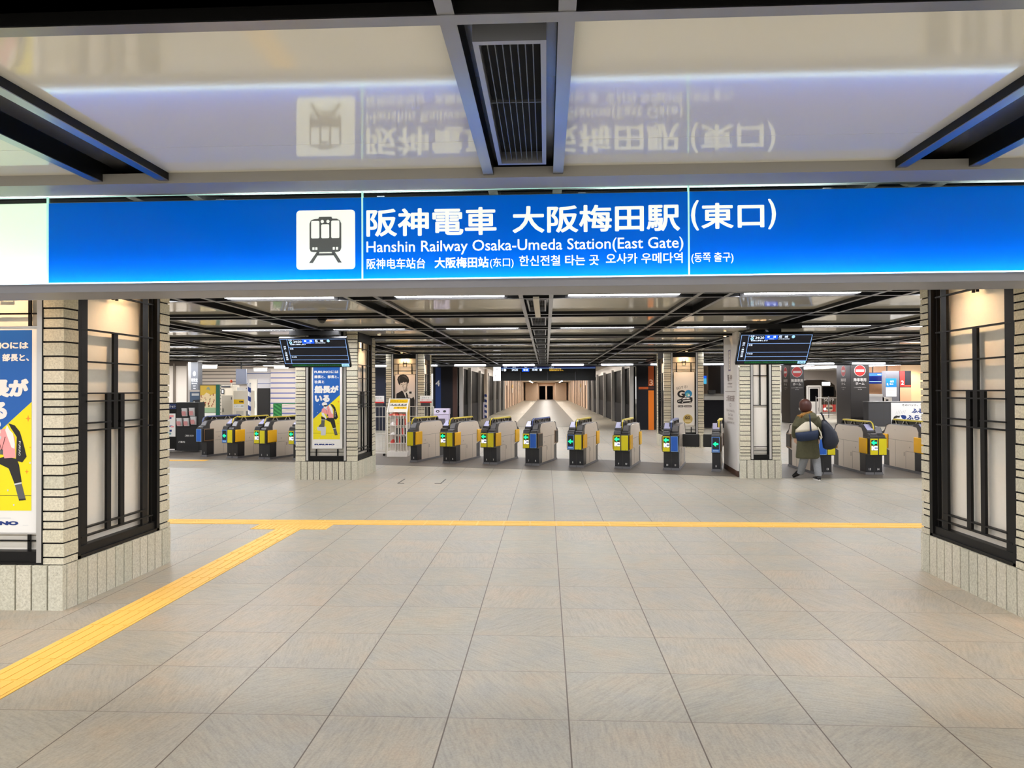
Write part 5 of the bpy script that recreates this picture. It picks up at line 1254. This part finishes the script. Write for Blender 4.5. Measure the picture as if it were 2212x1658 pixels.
L = bpy.data.lights.new('wall_washer', 'SPOT'); L.energy = 260; L.color = (1, .74, .4); L.spot_size = 1.5; L.spot_blend = .8; L.shadow_soft_size = .1
o = bpy.data.objects.new('wall_washer', L); COL.objects.link(o); o.location = (20.6, 40.2, 3.2); o.rotation_euler = (.25, 0, 0)
# counter with the baseball poster
t = thing('platform_counter', 'long dark grey counter wall behind the right gates', 'counter', (14.15, 32.0, 0)); c_ = MB(); c_.box(0, 6.5, 0, .5, 0, 1.07)
for x in (.65, 1.0): c_.box(x, x + .01, -.002, 0, 0, 1.07, 1)
for z in (.3, .68): c_.box(0, 1.0, -.002, 0, z, z + .008, 1)
c_.build('body', [mat('counter_grey', (66, 66, 70), rough=.4), SEAM], t); MB().box(-.02, 6.52, -.03, .53, 1.07, 1.10).build('top', MIDGREY, t)
t = thing('poster', 'white poster with blue lettering fixed to the dark counter wall', 'poster', (15.10, 31.965, .13)); MB().box(0, 3.1, 0, .03, 0, .92).build('board', mat('poster_cool_white', (222, 222, 224), rough=.5), t); F = FR(0, -.001, 0); p = MB()
p.text(F, 'そのバット、そのシュート', .47, .77, 1.98, .86, .001, 0, .02); p.text(F, 'ふる', .88, .46, 1.37, .66, .001, 1, .05); p.text(F, 'ふらない', .66, .16, 1.82, .38, .001, 1, .05)
p.poly(F, [(.08, .20), (.12, .30), (.22, .36), (.32, .34), (.38, .36), (.36, .26), (.28, .27), (.2, .24)], .001, 0); p.poly(F, [(.40, .36), (.50, .38), (.62, .36), (.66, .28), (.60, .18), (.50, .20), (.44, .28)], .001, 1); p.poly(F, [(.38, .12), (.46, .16), (.60, .08), (.62, .03), (.40, .03)], .001, 1)
for i in range(6): p.poly(F, [(.2 + .07 * i, .40), (.206 + .07 * i, .40), (.25 + .075 * i, .56 + .02 * (i % 3)), (.244 + .075 * i, .56 + .02 * (i % 3))], .001, 2)
p.build('print', [INK, NAVY, MIDGREY], t)
t = thing('white_desk', 'white desk unit standing behind the dark counter', 'desk', (16.3, 36.0, 0)); MB().box(-.9, .38, 0, .8, 0, 1.28).build('body', mat('desk_white', (206, 206, 208), rough=.4), t); MB().box(-.92, .3, -.03, .83, 1.28, 1.40).build('top', WHITE, t); MB().box(.30, .75, .0, .5, 0, 1.24).build('end_unit', OFFWHITE, t); MB().box(.45, .58, -.01, .0, 1.06, 1.14).build('keypad', INK, t)
for i, (x0, x1, lab) in enumerate(((17.3, 18.25, 'blue departure monitor hanging over the white desk'), (18.33, 18.72, 'narrow blue departure monitor beside the other over the desk'))):
    t = thing('wall_screen', lab, 'screen', (x0, 39.6, 1.93)); w_ = x1 - x0; MB().box(0, w_, 0, .1, 0, .62).build('housing', DARKGREY, t); F = FR(0, -.002, 0); p = MB(); p.rect(F, .02, .02, w_ - .02, .60, 0, 0); p.rect(F, .02, .44, w_ - .02, .58, .001, 1); p.rect(F, .05, .12, w_ - .05, .14, .001, 2); p.rect(F, w_ - .25 if i == 0 else .05, .47, w_ - .05 if i == 0 else .15, .55, .001, 3); p.build('display', [SCRNAVY, SCRBLUE, SCRLINE, SCRTEXT], t)
    MB().box(w_ / 2 - .02, w_ / 2 + .02, .03, .07, .62, 1.42).build('hanger', BLACK, t)
t = thing('guide_sign', 'grey guide pillar with a blue notice over a white sheet, behind the counter', 'guide sign', (18.1, 38.2, 0)); MB().box(-.33, .38, 0, .4, 0, 2.6).build('pillar', mat('guide_grey', (96, 96, 102), rough=.4), t); F = FR(-.33, -.002, 0); p = MB(); p.rect(F, .02, 1.75, .56, 2.21, .001, 0); p.rect(F, .02, 1.26, .56, 1.745, .001, 1); p.text(F, '出口', .24, 2.0, .42, 2.1, .002, 1, .03); p.text(F, 'Exit', .22, 1.88, .40, 1.95, .002, 1, .02); p.poly(F, [(.06, 1.9), (.14, 1.82), (.14, 1.9), (.1, 1.98)], .002, 1)
for z in (1.62, 1.55, 1.45, 1.40): p.rect(F, .08, z, .36 + .1 * (z > 1.5), z + .015, .002, 2)
p.build('notice', [mat('guide_blue', (20, 110, 180), rough=.4), WHITE, MIDGREY], t)
t = thing('platform_sign', 'red and dark panel with white platform numeral 2', 'platform sign', (18.9, 39.0, 0)); MB().box(0, .58, 0, .15, 0, 2.62).build('panel', DPANEL, t); F = FR(0, -.002, 0); p = MB(); p.rect(F, 0, 1.78, .25, 2.6, .001, 0); p.rect(F, .25, 1.78, .58, 1.86, .001, 1); p.rect(F, 0, 0, .58, 1.74, .001, 2); p.text(F, '2', .06, 1.88, .20, 2.1, .002, 3, .02); p.build('numeral', [RED, mat('brick_red', (190, 60, 40)), mat('wood_tone', (186, 142, 108), rough=.5), mat('rose_white', (255, 225, 220))], t)
HL = mat('hall_lamp', (255, 255, 255), emis=(250, 246, 255), es=20.0)
for i, (p0, p1, lab) in enumerate((((11.2, 33.0, 2.72), (19.5, 33.0, 3.22), 'long diagonal tube light on the right hall ceiling, nearer one'), ((12.6, 38.0, 2.72), (21.5, 37.0, 3.05), 'long tube light on the right hall ceiling, farther one'), ((9.4, 44.0, 3.25), (15.5, 52.0, 3.25), 'long tube light above the stopped train'))):
    t = thing('ceiling_tube_light', lab, 'ceiling light', p0); a = Vector((0, 0, 0)); b_ = Vector(p1) - Vector(p0); MB().tube([a, b_], .05, 8).build('tube', HL, t); MB().tube([a + Vector((0, 0, .07)), b_ + Vector((0, 0, .07))], .045, 6).build('housing', WHITE, t)
for y in range(36, 128, 9):
    L = bpy.data.lights.new('corridor_fill', 'AREA'); L.shape = 'RECTANGLE'; L.size = .3; L.size_y = 5; L.energy = 190; L.color = (1, .95, .88)  # added fill to brighten the corridor, no fixture of its own
    o = bpy.data.objects.new('corridor_fill', L); COL.objects.link(o); o.location = (0, y, 2.9)
for x, y in ((14, 45), (18, 38), (24, 50), (12, 55), (14, 63.5), (19, 64)):
    L = bpy.data.lights.new('hall_fill', 'AREA'); L.shape = 'RECTANGLE'; L.size = 4; L.size_y = .3; L.energy = 420  # extra fill added to brighten the train hall, without fixtures
    o = bpy.data.objects.new('hall_fill', L); COL.objects.link(o); o.location = (x, y, 3.3)
for x, y in ((14, 36), (17, 44), (17, 54), (20, 60)):
    L = bpy.data.lights.new('hall_upward_fill', 'AREA'); L.shape = 'RECTANGLE'; L.size = 6; L.size_y = .2; L.energy = 130  # unseen upward fill added to lift the hall ceiling
    o = bpy.data.objects.new('hall_upward_fill', L); COL.objects.link(o); o.location = (x, y, 2.95); o.rotation_euler = (PI, 0, 0)
L = bpy.data.lights.new('counter_fill', 'AREA'); L.shape = 'RECTANGLE'; L.size = 4; L.size_y = .3; L.energy = 200  # fill added to brighten the counter poster, no lamp hangs here
o = bpy.data.objects.new('counter_fill', L); COL.objects.link(o); o.location = (16, 29.8, 3.2)
for x, y, e in ((-12, 22.5, 90), (-9.5, 25, 90)):
    L = bpy.data.lights.new('room_light', 'AREA'); L.shape = 'RECTANGLE'; L.size = 2; L.size_y = .2; L.energy = e
    o = bpy.data.objects.new('room_light', L); COL.objects.link(o); o.location = (x, y, 2.64)
